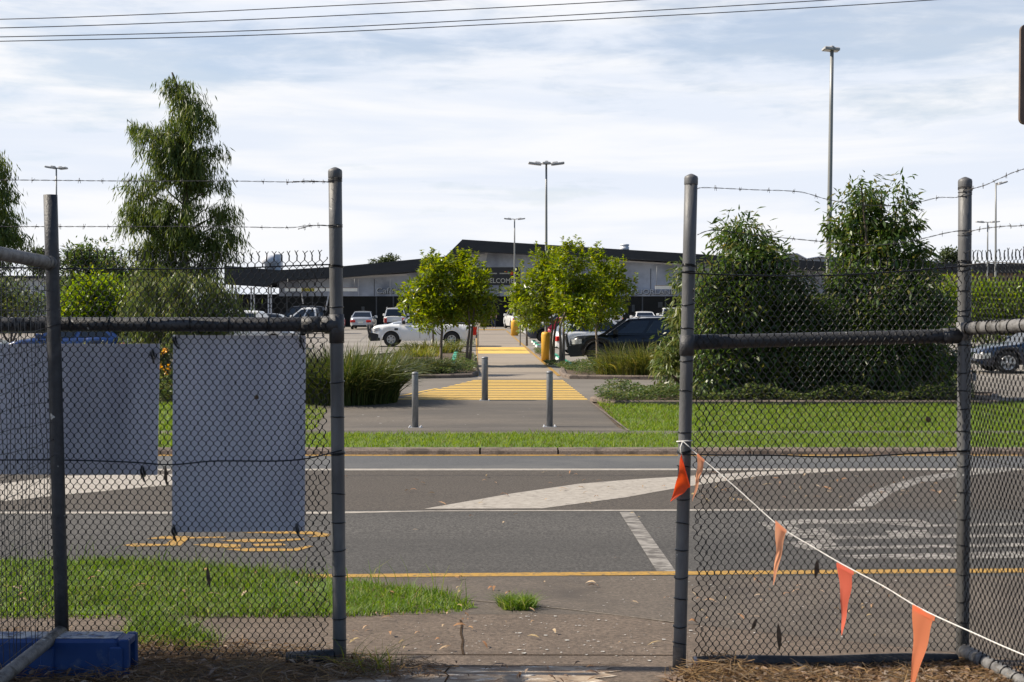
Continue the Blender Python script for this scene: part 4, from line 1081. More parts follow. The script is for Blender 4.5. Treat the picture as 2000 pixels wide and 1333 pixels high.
# ---- brown board edge at the upper right
bx = P(2078,146,9.0)
r = thing('road_sign', 'brown back of a rounded sign cut off at the upper right edge', 'sign', (bx.x+.05, 9.0, zg(9.0)))
hw = bx.x-P(1993,146,9.0).x; h0, h1 = P(2000,243,9.0).z, P(2000,47,9.0).z; rc = .04; pts = []
for cx, cz, q0 in ((hw-rc,h1-rc,0),(-hw+rc,h1-rc,90),(-hw+rc,h0+rc,180),(hw-rc,h0+rc,270)):
    for k in range(6): 
        q = rad(q0+90*k/5); pts.append(Vector((bx.x+cx+rc*math.cos(q), 9.0, cz+rc*math.sin(q))))
mb = MB(); mb.prism(pts, (0,.03,0)); mb.build('panel', M['brown_panel'], r)
mb = MB(); mb.tube([(bx.x+.05,9.06,zg(9)-.2),(bx.x+.05,9.06,h1-.05)], .032, 12); mb.build('post', M['pole'], r)
# ------------------------------------------------------------------ bollards, lamps, wires, wheel stops
CP = -.52
def bollard(px, py, top, label):
    g_ = gnd(px, py); h = P(px, top, g_.y).z-g_.z; rad_ = 6.3*g_.y/F
    r = thing('bollard', label, 'bollard', tuple(g_), group='galvanised bollards on the driveway')
    mb = MB(); mb.lathe([(rad_,0),(rad_,h-.035),(rad_*.98,h-.02)], (0,0,0), 20); mb.build('post', M['galv'], r, local=True)
    mb = MB(); mb.lathe([(rad_*1.03,h-.045),(rad_*1.03,h-.018),(rad_*.85,h-.004),(rad_*.4,h+.004),(.002,h+.005)], (0,0,0), 20); mb.build('cap', M['galv'], r, local=True)
    mb = MB(); mb.bbox((-.125,-.125,-.002),(.125,.125,.012), .01); mb.build('base_plate', M['galv'], r, local=True)
    for sx in (-1,1):
        for sy in (-1,1):
            mb = MB(); mb.lathe([(.013,.012),(.013,.024),(.007,.026),(.007,.036)], (sx*.095,sy*.095,0), 6); mb.build('bolt', M['trim'], r, local=True)
    return r
bollard(811, 836, 727, 'left steel bollard of the front pair beside the grass strip')
bollard(1073.5, 834.5, 725, 'right steel bollard of the front pair near the lawn edge')
bollard(947, 783, 697, 'rear steel bollard standing at the yellow crossing bars')

def lamp(px, base, top, Y, label, heads, ped=None, r0=.075, lean=0.0):
    """heads: list of (dx, tilt, length)"""
    b = P(px, 600, Y); b.z = CP; t = P(px+lean, top, Y)
    r = thing('lamp_post', label, 'lamp post', tuple(b), group='tall lamp posts round the car park')
    mb = MB(); mb.tube([b.lerp(t,i/6) for i in range(7)], [r0*(1-.42*i/6) for i in range(7)], 12); mb.build('pole', M['pole'], r)
    mb = MB(); mb.lathe([(r0*2.2,0),(r0*2.2,.02),(r0*1.2,.03)], b, 12); mb.build('base_flange', M['pole'], r)
    if ped:
        w, y0, y1 = ped; h = P(px,y1,Y).z-CP; rr = w/2*Y/F
        mb = MB(); mb.lathe([(rr,-.01),(rr,h-.11),(rr*.97,h-.06),(rr*.86,h-.02),(rr*.7,h),(.01,h+.01)], b, 28); mb.build('pedestal', M['ped_yellow'], r)
    for dx, tilt, L, dy in heads:
        s = 1 if dx > 0 else (-1 if dx < 0 else 0)
        p = t+Vector((dx,dy,.0))
        if abs(dx) > .05 or abs(dy) > .05:
            mb = MB(); mb.tube([t+Vector((0,0,-.02)), p+Vector((-s*L*.45,0,-.0))], .028, 6); mb.build('arm', M['pole'], r)
        Mx = Matrix.Translation(p)@Matrix.Rotation(-tilt*s,4,'Y')
        mb = MB()
        mb.bbox((-L/2,-.17,-.035),(L/2,.17,.035), .02, M=Mx); mb.bbox((-L*.22*1-(s*.1),-.10,.034),(L*.22-(s*.1),.10,.08), .02, M=Mx)
        hd = mb.build('lamp_head', M['lamp_head'], r)
        mb = MB(); mb.bbox((-L*.38,-.13,-.043),(L*.38,.13,-.0352), .004, M=Mx); mb.build('lens', M['lens'], hd)
    return r
lamp(1067, 707, 320, 49, 'lamp post with three heads rising from the nearer yellow pedestal', [(-.42,.12,.48,0),(.42,.12,.48,0),(0,0,.30,-.2)], (19.5,0,649), .062)
lamp(1005, 656, 428, 88, 'twin-headed lamp post on the farther yellow pedestal beside the walkway', [(-.45,.12,.5,0),(.45,.12,.5,0)], (14,0,626), .07)
lamp(1616, 780, 96, 33.2, 'tallest lamp post standing between the two big right-hand trees', [(-.11,.1,.22,0),(.09,-.05,.2,.1)], None, .078, 9)
lamp(110, 700, 328, 53, 'lamp post with angled heads behind the left gate leaf', [(-.2,.15,.38,-.1),(.2,.1,.3,.2)], None, .05)
lamp(1945, 640, 358, 60, 'single-headed lamp post at far right in front of its twin-headed neighbour', [(.28,.3,.42,0)], None, .06)
lamp(1929, 640, 434, 89, 'distant twin-headed lamp post at far right behind the single-headed one', [(-.5,.1,.55,0),(.5,.1,.55,0)], None, .07)
# overhead wires
def wire(pts, label):
    mb = MB(); mb.tube(smooth([P(x,y,15) for x,y in pts], 8), .0052, 5)
    return tag(mb.build('power_line', M['cable']), label, 'power line', 'power lines across the top of the sky')
wire([(-400,43),(0,38),(300,28),(600,14),(890,-1),(1300,-30)], 'uppermost overhead wire, leaving the picture first')
wire([(-400,60),(0,55),(400,42),(800,24),(1270,-1),(1700,-30)], 'overhead wire second from the top of the sky')
wire([(-400,78),(0,72.5),(500,60),(1000,36),(1640,-1),(2000,-28)], 'overhead wire third from the top, just above the lowest')
wire([(-400,86),(0,81),(500,69),(1000,46),(1500,20),(1840,-1),(2200,-28)], 'lowest overhead wire, reaching farthest to the right')
# green-topped white wheel stops, one to each bay
ws = thing('wheel_stop', 'green-topped wheel stop in the row left of the walkway', 'wheel stop', (0,0,0), 0, 'wheel stops left of the walkway')
def wedge(b, y0, y1, z0, z1, w0, w1, mi=0):
    b.add([(-w0,y0,z0),(w0,y0,z0),(w0,y1,z0),(-w0,y1,z0),(-w1,y0+.01,z1),(w1,y0+.01,z1),(w1,y1-.01,z1),(-w1,y1-.01,z1)], [(3,2,1,0),(4,5,6,7),(0,1,5,4),(1,2,6,5),(2,3,7,6),(3,0,4,7)], mi)
mb = MB(); wedge(mb, -.8, .8, 0, .10, .105, .085); mb.build('base', M['stop_white'], ws, local=True)
mb = MB(); wedge(mb, -.795, .795, .1005, .13, .086, .07); mb.build('top', M['stop_green'], ws, local=True)
first = True
for rowl, grp, pts in (('green-topped wheel stop in the row left of the walkway','wheel stops left of the walkway',((881.5,716),(883.5,711),(885.5,706),(887,701.5),(888.5,697),(890,692.5))),
                       ('green and white wheel stop among those right of the walkway','wheel stops right of the walkway',((1043,671),(1047,675),(1051.5,679.5),(1079,694.5),(1086,700.5),(1094,706),(1103,711.5),(1112,717),(1121,721)))):
    for px_, py_ in pts:
        o = ws if first else copy_tree(ws); first = False
        g_ = gnd(px_, py_); o.location = (g_.x, g_.y+.8, CP+.008); o.rotation_euler = (0,0,.03); o['label'] = rowl; o['group'] = grp
# thin posts along the walkway and a low rail
def sign_post(px, base, top, label, panel=None):
    g_ = gnd(px, base); t = P(px, top, g_.y)
    r = thing('sign_post', label, 'sign post', tuple(g_))
    mb = MB(); mb.tube([g_, t], .03, 8); mb.build('post', M['pole'], r)
    mb = MB(); mb.box((t.x-.15,t.y-.035,t.z-.42),(t.x+.15,t.y-.03,t.z)); mb.build('panel', M['sign_cream'], r)
    return r
sign_post(1016, 676, 590, 'thin grey post right of the walkway before the far pedestal')
sign_post(933.5, 679, 622, 'thin grey post at the left edge of the walkway')
g_ = gnd(1850, 718)
r = thing('hand_rail', 'low grey pipe railing past the right trees', 'railing', tuple(g_))
mb = MB()
for x in (1800,1836,1849,1863,1895):
    a = gnd(x,718); mb.tube([a, P(x,686,a.y)], .03, 8)
a = gnd(1850,718).y; mb.tube([P(1795,686,a),P(1900,686,a)], .03, 8); mb.tube([P(1795,701,a),P(1900,701,a)], .025, 8); mb.build('rail', M['galv'], r)
g_ = gnd(1612,730)
r = thing('utility_cart', 'small yellow cart with a blue lid glimpsed through the right bushes', 'cart', tuple(g_))
mb = MB(); mb.bbox((-.34,-.3,.16),(.34,.3,.72), .05); mb.build('body', M['hazard'], r, local=True)
mb = MB(); mb.bbox((-.02,-.26,.725),(.36,.28,.95), .05); mb.build('lid', M['car_blue'], r, local=True)
for sx in (-1,1):
    mb = MB(); mb.lathe([(.16,-.04),(.16,.04)], (0,0,0), 14, M=Matrix.Translation((sx*.24,-.33,.16))@Matrix.Rotation(rad(90),4,'X')); mb.build('wheel', M['tyre'], r, local=True)

# ------------------------------------------------------------------ cars
def interp(pts, x):
    xs = [p[0] for p in pts]; return float(np.interp(x, xs, [p[1] for p in pts]))
def make_car(name, label, cat, body, L, Wd, H, deck, cabin, wr, wx, group, belt=None, pick=False, bull=False, snorkel=False, suv=False, clear=.24, rimm='rim', rails=False, kind='car', pl='plate'):
    """x forward. deck: (x fraction -.5..+.5, z) along the top of the lower body; cabin: x fractions of foot/top of rear and front glass"""
    root = thing(name, label, cat, (0,0,0), 0, group)
    hw = Wd/2; xs = set(np.linspace(-L/2, L/2, 41)); ra = wr*1.18
    for w in wx:
        for q in np.linspace(-1,1,13): xs.add(w+ra*math.sin(q*math.pi/2)*.999)
    xs = sorted(xs); mb = MB(); rows = []; dk = [(a*L,b) for a,b in deck]
    for x in xs:
        e = abs(x)/(L/2); zt = interp(dk, x); zb = clear+.14*max(0,(e-.86)/.14)**2
        for w in wx:
            d = abs(x-w)
            if d < ra: zb = max(zb, wr+math.sqrt(ra*ra-d*d)*.98)
        w_ = hw*(1-.20*max(0,(e-.80)/.20)**2.2)
        h = zt-zb
        sec = [(.93*w_,zb),(w_,zb+.22*h),(w_,zb+.62*h),(.975*w_,zt-.10*min(1,h)),(.90*w_,zt-.02),(.75*w_,zt+.005),(.4*w_,zt+.02),(0,zt+.025)]
        rows.append([(x,y,z) for y,z in sec]+[(x,-y,z) for y,z in sec[-2::-1]])
    n = len(rows[0]); vs = [p for r_ in rows for p in r_]; fs = []
    for i in range(len(rows)-1):
        for j in range(n-1): fs.append((i*n+j,i*n+j+1,(i+1)*n+j+1,(i+1)*n+j))
    mb.add(vs, fs, 0, True)
    mb.add(rows[0], [tuple(range(n))]); mb.add(rows[-1], [tuple(range(n))])
    bo = mb.build('body', body, root, local=True)
    mb = MB(); mb.bbox((-L*.46,-hw*.80,clear+.02),(L*.46,hw*.80,clear+.30), .05)
    for w in wx: mb.box((w-ra,-hw*.72,clear+.1),(w+ra,hw*.72,wr+ra))
    mb.build('underbody', M['black_trim'], root, local=True)
    # cabin
    rb, rt, ft, fb = [c*L for c in cabin]; zb_r = interp(dk, rb)-.03; zb_f = interp(dk, fb)-.03
    wb = hw*.93; wt = hw*.74
    def side(t, u, s):
        """t 0 rear .. 1 front, u 0 belt .. 1 roof"""
        xb = rb+(fb-rb)*t; xt = rt+(ft-rt)*t; zb_ = zb_r+(zb_f-zb_r)*t
        crown = 4*t*(1-t)*.05
        y = wb+(wt-wb)*u**1.25
        return Vector((xb+(xt-xb)*u, s*y, zb_+(H-.03+crown*u-zb_)*u))
    T = [0,.12,.3,.5,.7,.88,1]; U = [0,.35,.7,.9,1]
    mb = MB(); vs = []; rows = []
    for t in T:
        row = [side(t,u,1) for u in U]; top = row[-1]
        row += [Vector((top.x, top.y*k, top.z+.035*(1-k*k))) for k in (.75,.4,0,-.4,-.75)]
        row += [side(t,u,-1) for u in U[::-1]]; rows.append(row)
    n = len(rows[0]); vs = [p for r_ in rows for p in r_]
    mb.add(vs, [(i*n+j,i*n+j+1,(i+1)*n+j+1,(i+1)*n+j) for i in range(len(T)-1) for j in range(n-1)], 0, True)
    mb.add(rows[0], [tuple(range(n))]); mb.add(rows[-1], [tuple(range(n))]); mb.build('cabin', body, root, local=True)
    # glazing, 6 mm proud
    def pane(q, nrm, nm='window'):
        mb = MB(); nrm = Vector(nrm).normalized(); q = [Vector(p)+nrm*.012 for p in q]; mb.prism(q, -nrm*.006); mb.build(nm, M['glass'], root, local=True)
    spans = ((.10,.47),(.53,.90)) if not suv else ((.05,.27),(.30,.60),(.64,.92))
    for s in (-1,1):
        for a, b in spans:
            q = [side(a,.12,s),side(b,.12,s),side(b-.0,.5,s),side(b-.015,.86,s),side(a+.015,.86,s),side(a,.5,s)]
            nrm = (q[1]-q[0]).cross(q[3]-q[0])
            if nrm.y*s < 0: nrm = -nrm
            pane(q, nrm)
    for t, sg in ((1,1),(0,-1)):
        q = [side(t,.06,1),side(t,.06,-1),side(t,.93,-1),side(t,.93,1)]; q = [Vector((p.x,p.y*.90,p.z)) for p in q]
        nrm = (q[1]-q[0]).cross(q[3]-q[0]); nrm = nrm if nrm.x*sg > 0 else -nrm
        pane(q, nrm, 'windscreen' if sg > 0 else 'rear_window')
    # wheels
    kr = .86 if (suv or pick) else 1.0
    for w in wx:
        for s in (-1,1):
            Mx = Matrix.Translation((w, s*(hw-.11), wr))@Matrix.Rotation(rad(-90*s),4,'X')
            mb = MB(); mb.lathe([(wr*kr*.62,-.11),(wr*.92,-.11),(wr,-.08),(wr,.07),(wr*.93,.105),(wr*kr*.68,.11),(wr*kr*.64,.09)], (0,0,0), 24, M=Mx)
            wl_ = mb.build('wheel', M['tyre'], root, local=True)
            mb = MB(); mb.lathe([(wr*kr*.60,.055),(wr*kr*.64,.1),(wr*kr*.66,.113),(wr*kr*.63,.116),(wr*kr*.55,.09)], (0,0,0), 24, M=Mx)
            for k in range(6):
                R_ = Mx@Matrix.Rotation(k*math.pi/3,4,'Z'); mb.box((wr*.10,-wr*.10,.08),(wr*kr*.60,wr*.10,.108), M=R_)
            mb.lathe([(wr*.17,.08),(wr*.16,.118),(.01,.12)], (0,0,0), 12, M=Mx)
            mb.build('rim', M[rimm], wl_, local=True)
            mb = MB(); mb.lathe([(wr*kr*.6,.05),(wr*kr*.6,.06)], (0,0,0), 18, M=Mx); mb.build('brake_disc', M['dark_rim'], wl_, local=True)
    zf = interp(dk, L*.47); zr = interp(dk, -L*.49)
    for s in (-1,1):
        mb = MB(); zh = zf-.25; mb.prism([(L*.503,s*hw*.46,zh),(L*.503,s*hw*.80,zh),(L*.468,s*hw*.955,zh),(L*.42,s*hw*1.004,zh+.03),(L*.42,s*hw*.5,zh)], (0,0,.16)); mb.build('headlight', M['lens'], root, local=True)
        mb = MB()
        if suv or pick: mb.bbox((-L*.507,s*hw*.80-.10,zr-.52),(-L*.47,s*hw*.80+.14,zr-.12), .02)
        else: mb.bbox((-L*.507,s*hw*.70-.18,zr-.33),(-L*.465,s*hw*.70+.22,zr-.13), .03)
        mb.build('tail_light', M['tail'], root, local=True)
        mb = MB(); c = side(.93,.1,s); mb.bbox((c.x-.10,c.y-.11+s*.14,c.z-.02),(c.x+.06,c.y+.11+s*.14,c.z+.16), .03); mb.build('wing_mirror', body if not bull else M['black_trim'], root, local=True)
        for t in (.28,.62):
            c = side(t,0,s); mb = MB(); mb.bbox((c.x-.12,s*hw*.975-.012,c.z-.14),(c.x+.04,s*hw*.975+.012,c.z-.10), .008); mb.build('door_handle', M['black_trim'] if bull else body, root, local=True)
    mb = MB(); mb.bbox((L*.47,-hw*.40,clear+.28),(L*.505,hw*.40,zf-.14), .02); mb.build('grille', M['black_trim'], root, local=True)
    mb = MB(); mb.bbox((-L*.508,-hw*.74,clear+.12),(-L*.46,hw*.74,clear+.34), .03); mb.build('bumper', M['black_trim'] if suv or pick else body, root, local=True)
    mb = MB(); mb.bbox((-L*.512,-.19,zr-.40 if not suv else zr-.38),(-L*.499,.19,zr-.28 if not suv else zr-.26), .004); mb.build('number_plate', M[pl], root, local=True)
    if suv:
        mb = MB()
        for s in (-1,1): mb.tube([side(.06,1,s)+Vector((0,0,.03)),side(.1,1,s)+Vector((0,0,.08)),side(.8,1,s)+Vector((0,0,.08)),side(.86,1,s)+Vector((0,0,.02))], .02, 6)
        if rails: mb.build('roof_rail', M['rim'], root, local=True)
    if bull:
        c_ = clear; zt = zf+.06; mb = MB(); prof = [(L*.415,c_+.0),(L*.415,c_+.30),(L*.455,c_+.36),(L*.49,c_+.40),(L*.522,c_+.38),(L*.528,c_+.18),(L*.505,c_-.02)]
        mb.prism([(x,-hw*.985,z) for x,z in prof], (0,hw*1.97,0))
        bb = mb.build('bull_bar', M['black_trim'], root, local=True)
        mb = MB()
        mb.tube(smooth([(L*.52,-hw*.80,clear+.33),(L*.535,-hw*.78,zt-.06),(L*.535,-hw*.6,zt),(L*.535,hw*.6,zt),(L*.535,hw*.78,zt-.06),(L*.52,hw*.80,clear+.33)],5), .055, 8)
        for y in (-.36,.36): mb.tube([(L*.525,y,clear+.33),(L*.535,y,zt)], .035, 8)
        mb.tube([(L*.532,-hw*.78,zt-.24),(L*.532,hw*.78,zt-.24)], .028, 8)
        mb.build('hoop', M['black_trim'], bb, local=True)
    if pick or bull:
        for s in (-1,1):
            for t in (.5,.27) if not suv else (.62,.34):
                c = side(t,0,s); mb = MB(); mb.box((c.x-.007,s*hw*.985-.02,clear+.12),(c.x+.007,s*hw*.985+.0165,c.z-.06)); mb.build('door_seam', M['black_trim'], root, local=True)
            c = side(1,0,s); mb = MB(); mb.bbox((c.x+.02,s*hw*.985-.03,c.z-.25),(c.x+.22,s*hw*.985+.02,c.z-.13), .02); mb.build('fender_vent', M['black_trim'], root, local=True)
            for w in wx:
                mb = MB(); pts = [(w+ra*1.02*math.cos(q*math.pi/12), s*hw*.975, wr+ra*1.02*math.sin(q*math.pi/12)) for q in range(13)]
                mb.tube(pts, .035, 6); mb.build('arch_flare', M['black_trim'] if suv else body, root, local=True)
    if snorkel:
        c = side(1,.0,1); t_ = side(1,1,1)
        for s in (1,):
            mb = MB(); mb.tube([(c.x+.25,s*hw*.9,c.z-.04),(c.x+.05,s*hw*.93,c.z+.05),(t_.x+.1,s*hw*.88,H+.0)], .05, 8); mb.bbox((t_.x-.05,s*hw*.88-.07,H),(t_.x+.2,s*hw*.88+.07,H+.16), .03)
            mb.build('snorkel', M['black_trim'], root, local=True)
    if pick:
        mb = MB(); x0 = -L*.485; x1 = rb-.06; zz_ = interp(dk, (x0+x1)/2)+.03
        mb.bbox((x0,-hw*.82,zz_-.03),(x1,hw*.82,zz_+.035), .02); mb.build('tray_cover', M['black_trim'], root, local=True)
    return root
def park_at(o, px, py, heading, dx=0):
    """put the car's middle over picture column px on ground row py; heading in degrees, 0 = facing right, 90 = away"""
    Y = (CAMZ-CP)*F/(py-592); o.location = (P(px,600,Y).x, Y, CP+.006); o.rotation_euler = (0,0,rad(heading)); return o
UTE = ([(-.5,1.10),(-.15,1.12),(.12,1.10),(.2,1.10),(.33,1.09),(.44,1.05),(.485,.98),(.5,.86)], (-.17,-.13,.06,.235))
SUVD = ([(-.5,1.0),(-.46,1.08),(.1,1.06),(.22,1.05),(.36,1.03),(.45,.98),(.49,.90),(.5,.78)], (-.485,-.43,.07,.235))
SEDAN = ([(-.5,.86),(-.47,.98),(-.34,1.0),(0,.94),(.2,.93),(.36,.85),(.46,.74),(.5,.58)], (-.36,-.20,.06,.22))
HATCH = ([(-.5,.80),(-.485,.98),(-.3,1.0),(.1,.95),(.24,.94),(.38,.86),(.47,.74),(.5,.56)], (-.485,-.36,.05,.26))
VAN = ([(-.5,1.0),(-.49,1.12),(.2,1.1),(.3,1.08),(.42,.98),(.49,.82),(.5,.6)], (-.49,-.47,.16,.30))
G1 = 'cars parked before the shops'; G2 = 'cars in the bays beside the walkway'; G3 = 'cars seen through the left fence'
park_at(make_car('utility_truck','white dual-cab ute with black bull bar behind the left small trees','ute',M['car_white'],5.15,1.86,1.80,*UTE,.375,(-1.40,1.58),G2,pick=True,bull=True,clear=.30), 829, 677, 180)
park_at(make_car('hatchback','silver hatchback nose hidden behind the bonnet of the white ute','car',M['car_silver'],4.2,1.76,1.42,*HATCH,.31,(-1.25,1.28),G2), 817, 655, 176)
park_at(make_car('sedan','silver sedan facing the shops with bright tail lights','sedan',M['car_silver'],4.5,1.82,1.44,*SEDAN,.32,(-1.35,1.38),G1), 710, 643, 91)
park_at(make_car('station_wagon','white sports wagon seen from behind right of the silver sedan','car',M['car_white'],4.7,1.88,1.72,*SUVD,.36,(-1.4,1.42),G1,suv=True,rails=True), 773, 642, 93)
park_at(make_car('off_roader','black off-road wagon with bull bar and snorkel behind the right planting','off-roader',M['car_black'],4.75,1.86,1.60,*SUVD,.37,(-1.38,1.45),G2,suv=True,bull=True,snorkel=True,clear=.26,rimm='dark_rim',rails=True), 1243, 709, 178)
park_at(make_car('hatchback','white hatchback with its tail beside the black off-road wagon','car',M['car_white'],4.3,1.78,1.48,*HATCH,.32,(-1.28,1.3),G2), 1180, 693, 8)
park_at(make_car('hatchback','dark red hatchback mostly hidden behind a small tree trunk','car',M['car_red'],4.1,1.74,1.46,*HATCH,.31,(-1.22,1.25),G2), 1148, 679, 2)
park_at(make_car('station_wagon','navy blue wagon nosing towards the walkway past the near yellow pedestal','car',M['car_navy'],4.6,1.86,1.66,*SUVD,.36,(-1.38,1.4),G2,suv=True), 1112, 670, 182)
park_at(make_car('hatchback','white hatchback nose just beyond the navy wagon','car',M['car_white'],4.2,1.76,1.48,*HATCH,.31,(-1.25,1.28),G2), 1086, 661, 184)
park_at(make_car('station_wagon','white wagon with red tail lights at the right of the walkway end','car',M['car_white'],4.7,1.86,1.74,*SUVD,.36,(-1.4,1.42),G1,suv=True), 1012, 642, 100)
park_at(make_car('people_mover','white people mover seen from behind under the right tree crown','van',M['car_white'],4.8,1.86,1.74,*VAN,.33,(-1.45,1.5),G1,suv=True,pl='plate_dark'), 1198, 640, 90)
park_at(make_car('sedan','old white sedan with a squared roof beyond the black off-road wagon','sedan',M['car_white'],4.6,1.80,1.42,*SEDAN,.32,(-1.38,1.4),G1), 1257, 643, 90)
park_at(make_car('utility_truck','small white ute at the right end of the shop row','ute',M['car_white'],5.0,1.8,1.72,*UTE,.35,(-1.5,1.55),G1,pick=True), 1310, 643, 90)
park_at(make_car('delivery_van','long white van showing its roof above the left fence rail','van',M['car_white'],4.5,1.9,1.78,*VAN,.34,(-1.4,1.45),G3), 480, 682, 0)
park_at(make_car('sedan','dark sedan roof beyond the white van in the left mesh','sedan',M['car_grey'],4.6,1.82,1.46,*SEDAN,.32,(-1.38,1.4),G3), 540, 660, 0)
park_at(make_car('utility_truck','white ute left of the gate post near the shop columns','ute',M['car_white'],5.1,1.85,1.80,*UTE,.37,(-1.55,1.6),G3,pick=True), 600, 652, 180)
park_at(make_car('off_roader','dark wagon roof behind the white ute near the shop columns','off-roader',M['car_black'],4.8,1.9,1.88,*SUVD,.38,(-1.4,1.45),G3,suv=True), 580, 645, 180)
park_at(make_car('hatchback','blue hatchback with a red tail light above the wide sign board','car',M['car_blue'],4.2,1.76,1.32,*HATCH,.31,(-1.25,1.28),G3), 135, 712, 180)
park_at(make_car('sedan','white sedan nose at the far left edge behind the gate wires','sedan',M['car_white'],4.5,1.8,1.30,*SEDAN,.32,(-1.35,1.38),G3), -110, 705, 4)
park_at(make_car('sedan','dark navy sedan behind the mesh wing at the right edge','sedan',M['car_navy'],4.6,1.84,1.46,*SEDAN,.34,(-1.38,1.4),'cars at the right edge'), 2040, 728, 178)

# ------------------------------------------------------------------ one shopper in the dark doorway
def person(px, py, label):
    Y = 111.5; b = P(px, 640, Y); b.z = CP+.01
    r = thing('person', label, 'person', tuple(b))
    def skin(name, pts, edges, radii, m, rootv=0):
        me = bpy.data.meshes.new(name); me.from_pydata(pts, edges, []); me.materials.append(m)
        o = bpy.data.objects.new(name, me); COL.objects.link(o); o.parent = r
        md = o.modifiers.new('skin', 'SKIN'); sv = me.skin_vertices[0].data
        for v, q in zip(sv, radii): v.radius = (q, q)
        sv[rootv].use_root = True
        sb = o.modifiers.new('sub', 'SUBSURF'); sb.levels = 1; sb.render_levels = 1
        return o
    # pelvis, spine, neck, head, arms, legs mid-stride
    pts = [(0,0,.95),(0,0,1.2),(0,0,1.42),(0,0,1.50),(0,-.01,1.60),(0,-.01,1.70),
           (.19,0,1.40),(.24,.03,1.12),(.22,-.06,.88),(-.19,0,1.40),(-.24,-.03,1.12),(-.22,.08,.88),
           (.10,0,.90),(.11,-.06,.50),(.11,.05,.08),(.11,-.10,.04),(-.10,0,.90),(-.11,.10,.50),(-.11,.22,.12),(-.11,.12,.05)]
    ed = [(0,1),(1,2),(2,3),(3,4),(4,5),(2,6),(6,7),(7,8),(2,9),(9,10),(10,11),(0,12),(12,13),(13,14),(14,15),(0,16),(16,17),(17,18),(18,19)]
    rr = [.15,.14,.15,.06,.095,.08,.075,.05,.035,.075,.05,.035,.10,.07,.045,.035,.10,.07,.045,.035]
    skin('figure', pts, ed, rr, M['skin'])
    skin('shirt', [(0,0,.98),(0,0,1.2),(0,0,1.42),(.19,0,1.40),(.235,.02,1.18),(-.19,0,1.40),(-.235,-.02,1.18)], [(0,1),(1,2),(2,3),(3,4),(2,5),(5,6)], [.17,.16,.165,.09,.065,.09,.065], M['cloth_dark'])
    skin('trousers', [(0,0,.95),(.10,0,.88),(.11,-.06,.50),(.11,.045,.12),(-.10,0,.88),(-.11,.10,.50),(-.11,.21,.15)], [(0,1),(1,2),(2,3),(0,4),(4,5),(5,6)], [.16,.115,.085,.065,.115,.085,.065], M['denim'])
    mb = MB(); mb.lathe([(.02,1.80),(.09,1.775),(.115,1.70),(.11,1.62),(.09,1.58)], (0,.02,0), 12); mb.build('hair', M['hair'], r, local=True)
    return r
person(964, 641, 'shopper in dark trousers walking at the dark entrance end of the walkway')
# ------------------------------------------------------------------ vegetation
def leaf_quads(C, D, Nn, L, Wd, fold=.18):
    """diamond leaves: base C, direction D, face normal Nn"""
    D = unit(D); Sd = unit(np.cross(D, Nn)); Nn = unit(np.cross(Sd, D))
    L = L[:,None]; Wd = Wd[:,None]
    mid = C+D*L*.45
    return np.stack([C, mid+Sd*Wd*.5+Nn*Wd*fold, C+D*L+Nn*L*-.06, mid-Sd*Wd*.5+Nn*Wd*fold], 1).reshape(-1,3)

def clusters_in(ells, n, r, lo=.35, power=.6):
    """ells: (centre, (rx,ry,rz)). random points that favour the outer part of each lobe"""
    vol = np.array([e[1][0]*e[1][1]*e[1][2] for e in ells])**.8; idx = r.choice(len(ells), n, p=vol/vol.sum())
    u = unit(r.normal(size=(n,3))); rr = lo+(1-lo)*r.random(n)**power
    c = np.array([tuple(e[0]) for e in ells])[idx]; R = np.array([e[1] for e in ells])[idx]
    return c+u*R*rr[:,None], u

def lobes(pix, Y, depth=.85, dy=0.4, seed=0):
    """silhouette lobes given in picture pixels (cx, cy, rx, ry) turned into ellipsoids round distance Y"""
    r = random.Random(seed); out = []
    for cx, cy, rx, ry in pix:
        Yc = Y+r.uniform(-dy,dy); p = P(cx,cy,Yc); k = Yc/F
        out.append((p,(rx*k, min(rx,ry*1.2)*k*depth, ry*k)))
    return out

def limb_to(mb, a, b, r0, r1, rg, bend=.12):
    a = Vector(a); b = Vector(b); d = b-a; k = d.length*bend
    pts = [a, a.lerp(b,.35)+Vector((rg.uniform(-k,k),rg.uniform(-k,k),k*.4)), a.lerp(b,.7)+Vector((rg.uniform(-k,k),rg.uniform(-k,k),k*.3)), b]
    pts = smooth(pts, 3); n = len(pts)
    mb.tube(pts, [r0+(r1-r0)*i/(n-1) for i in range(n)], 6)

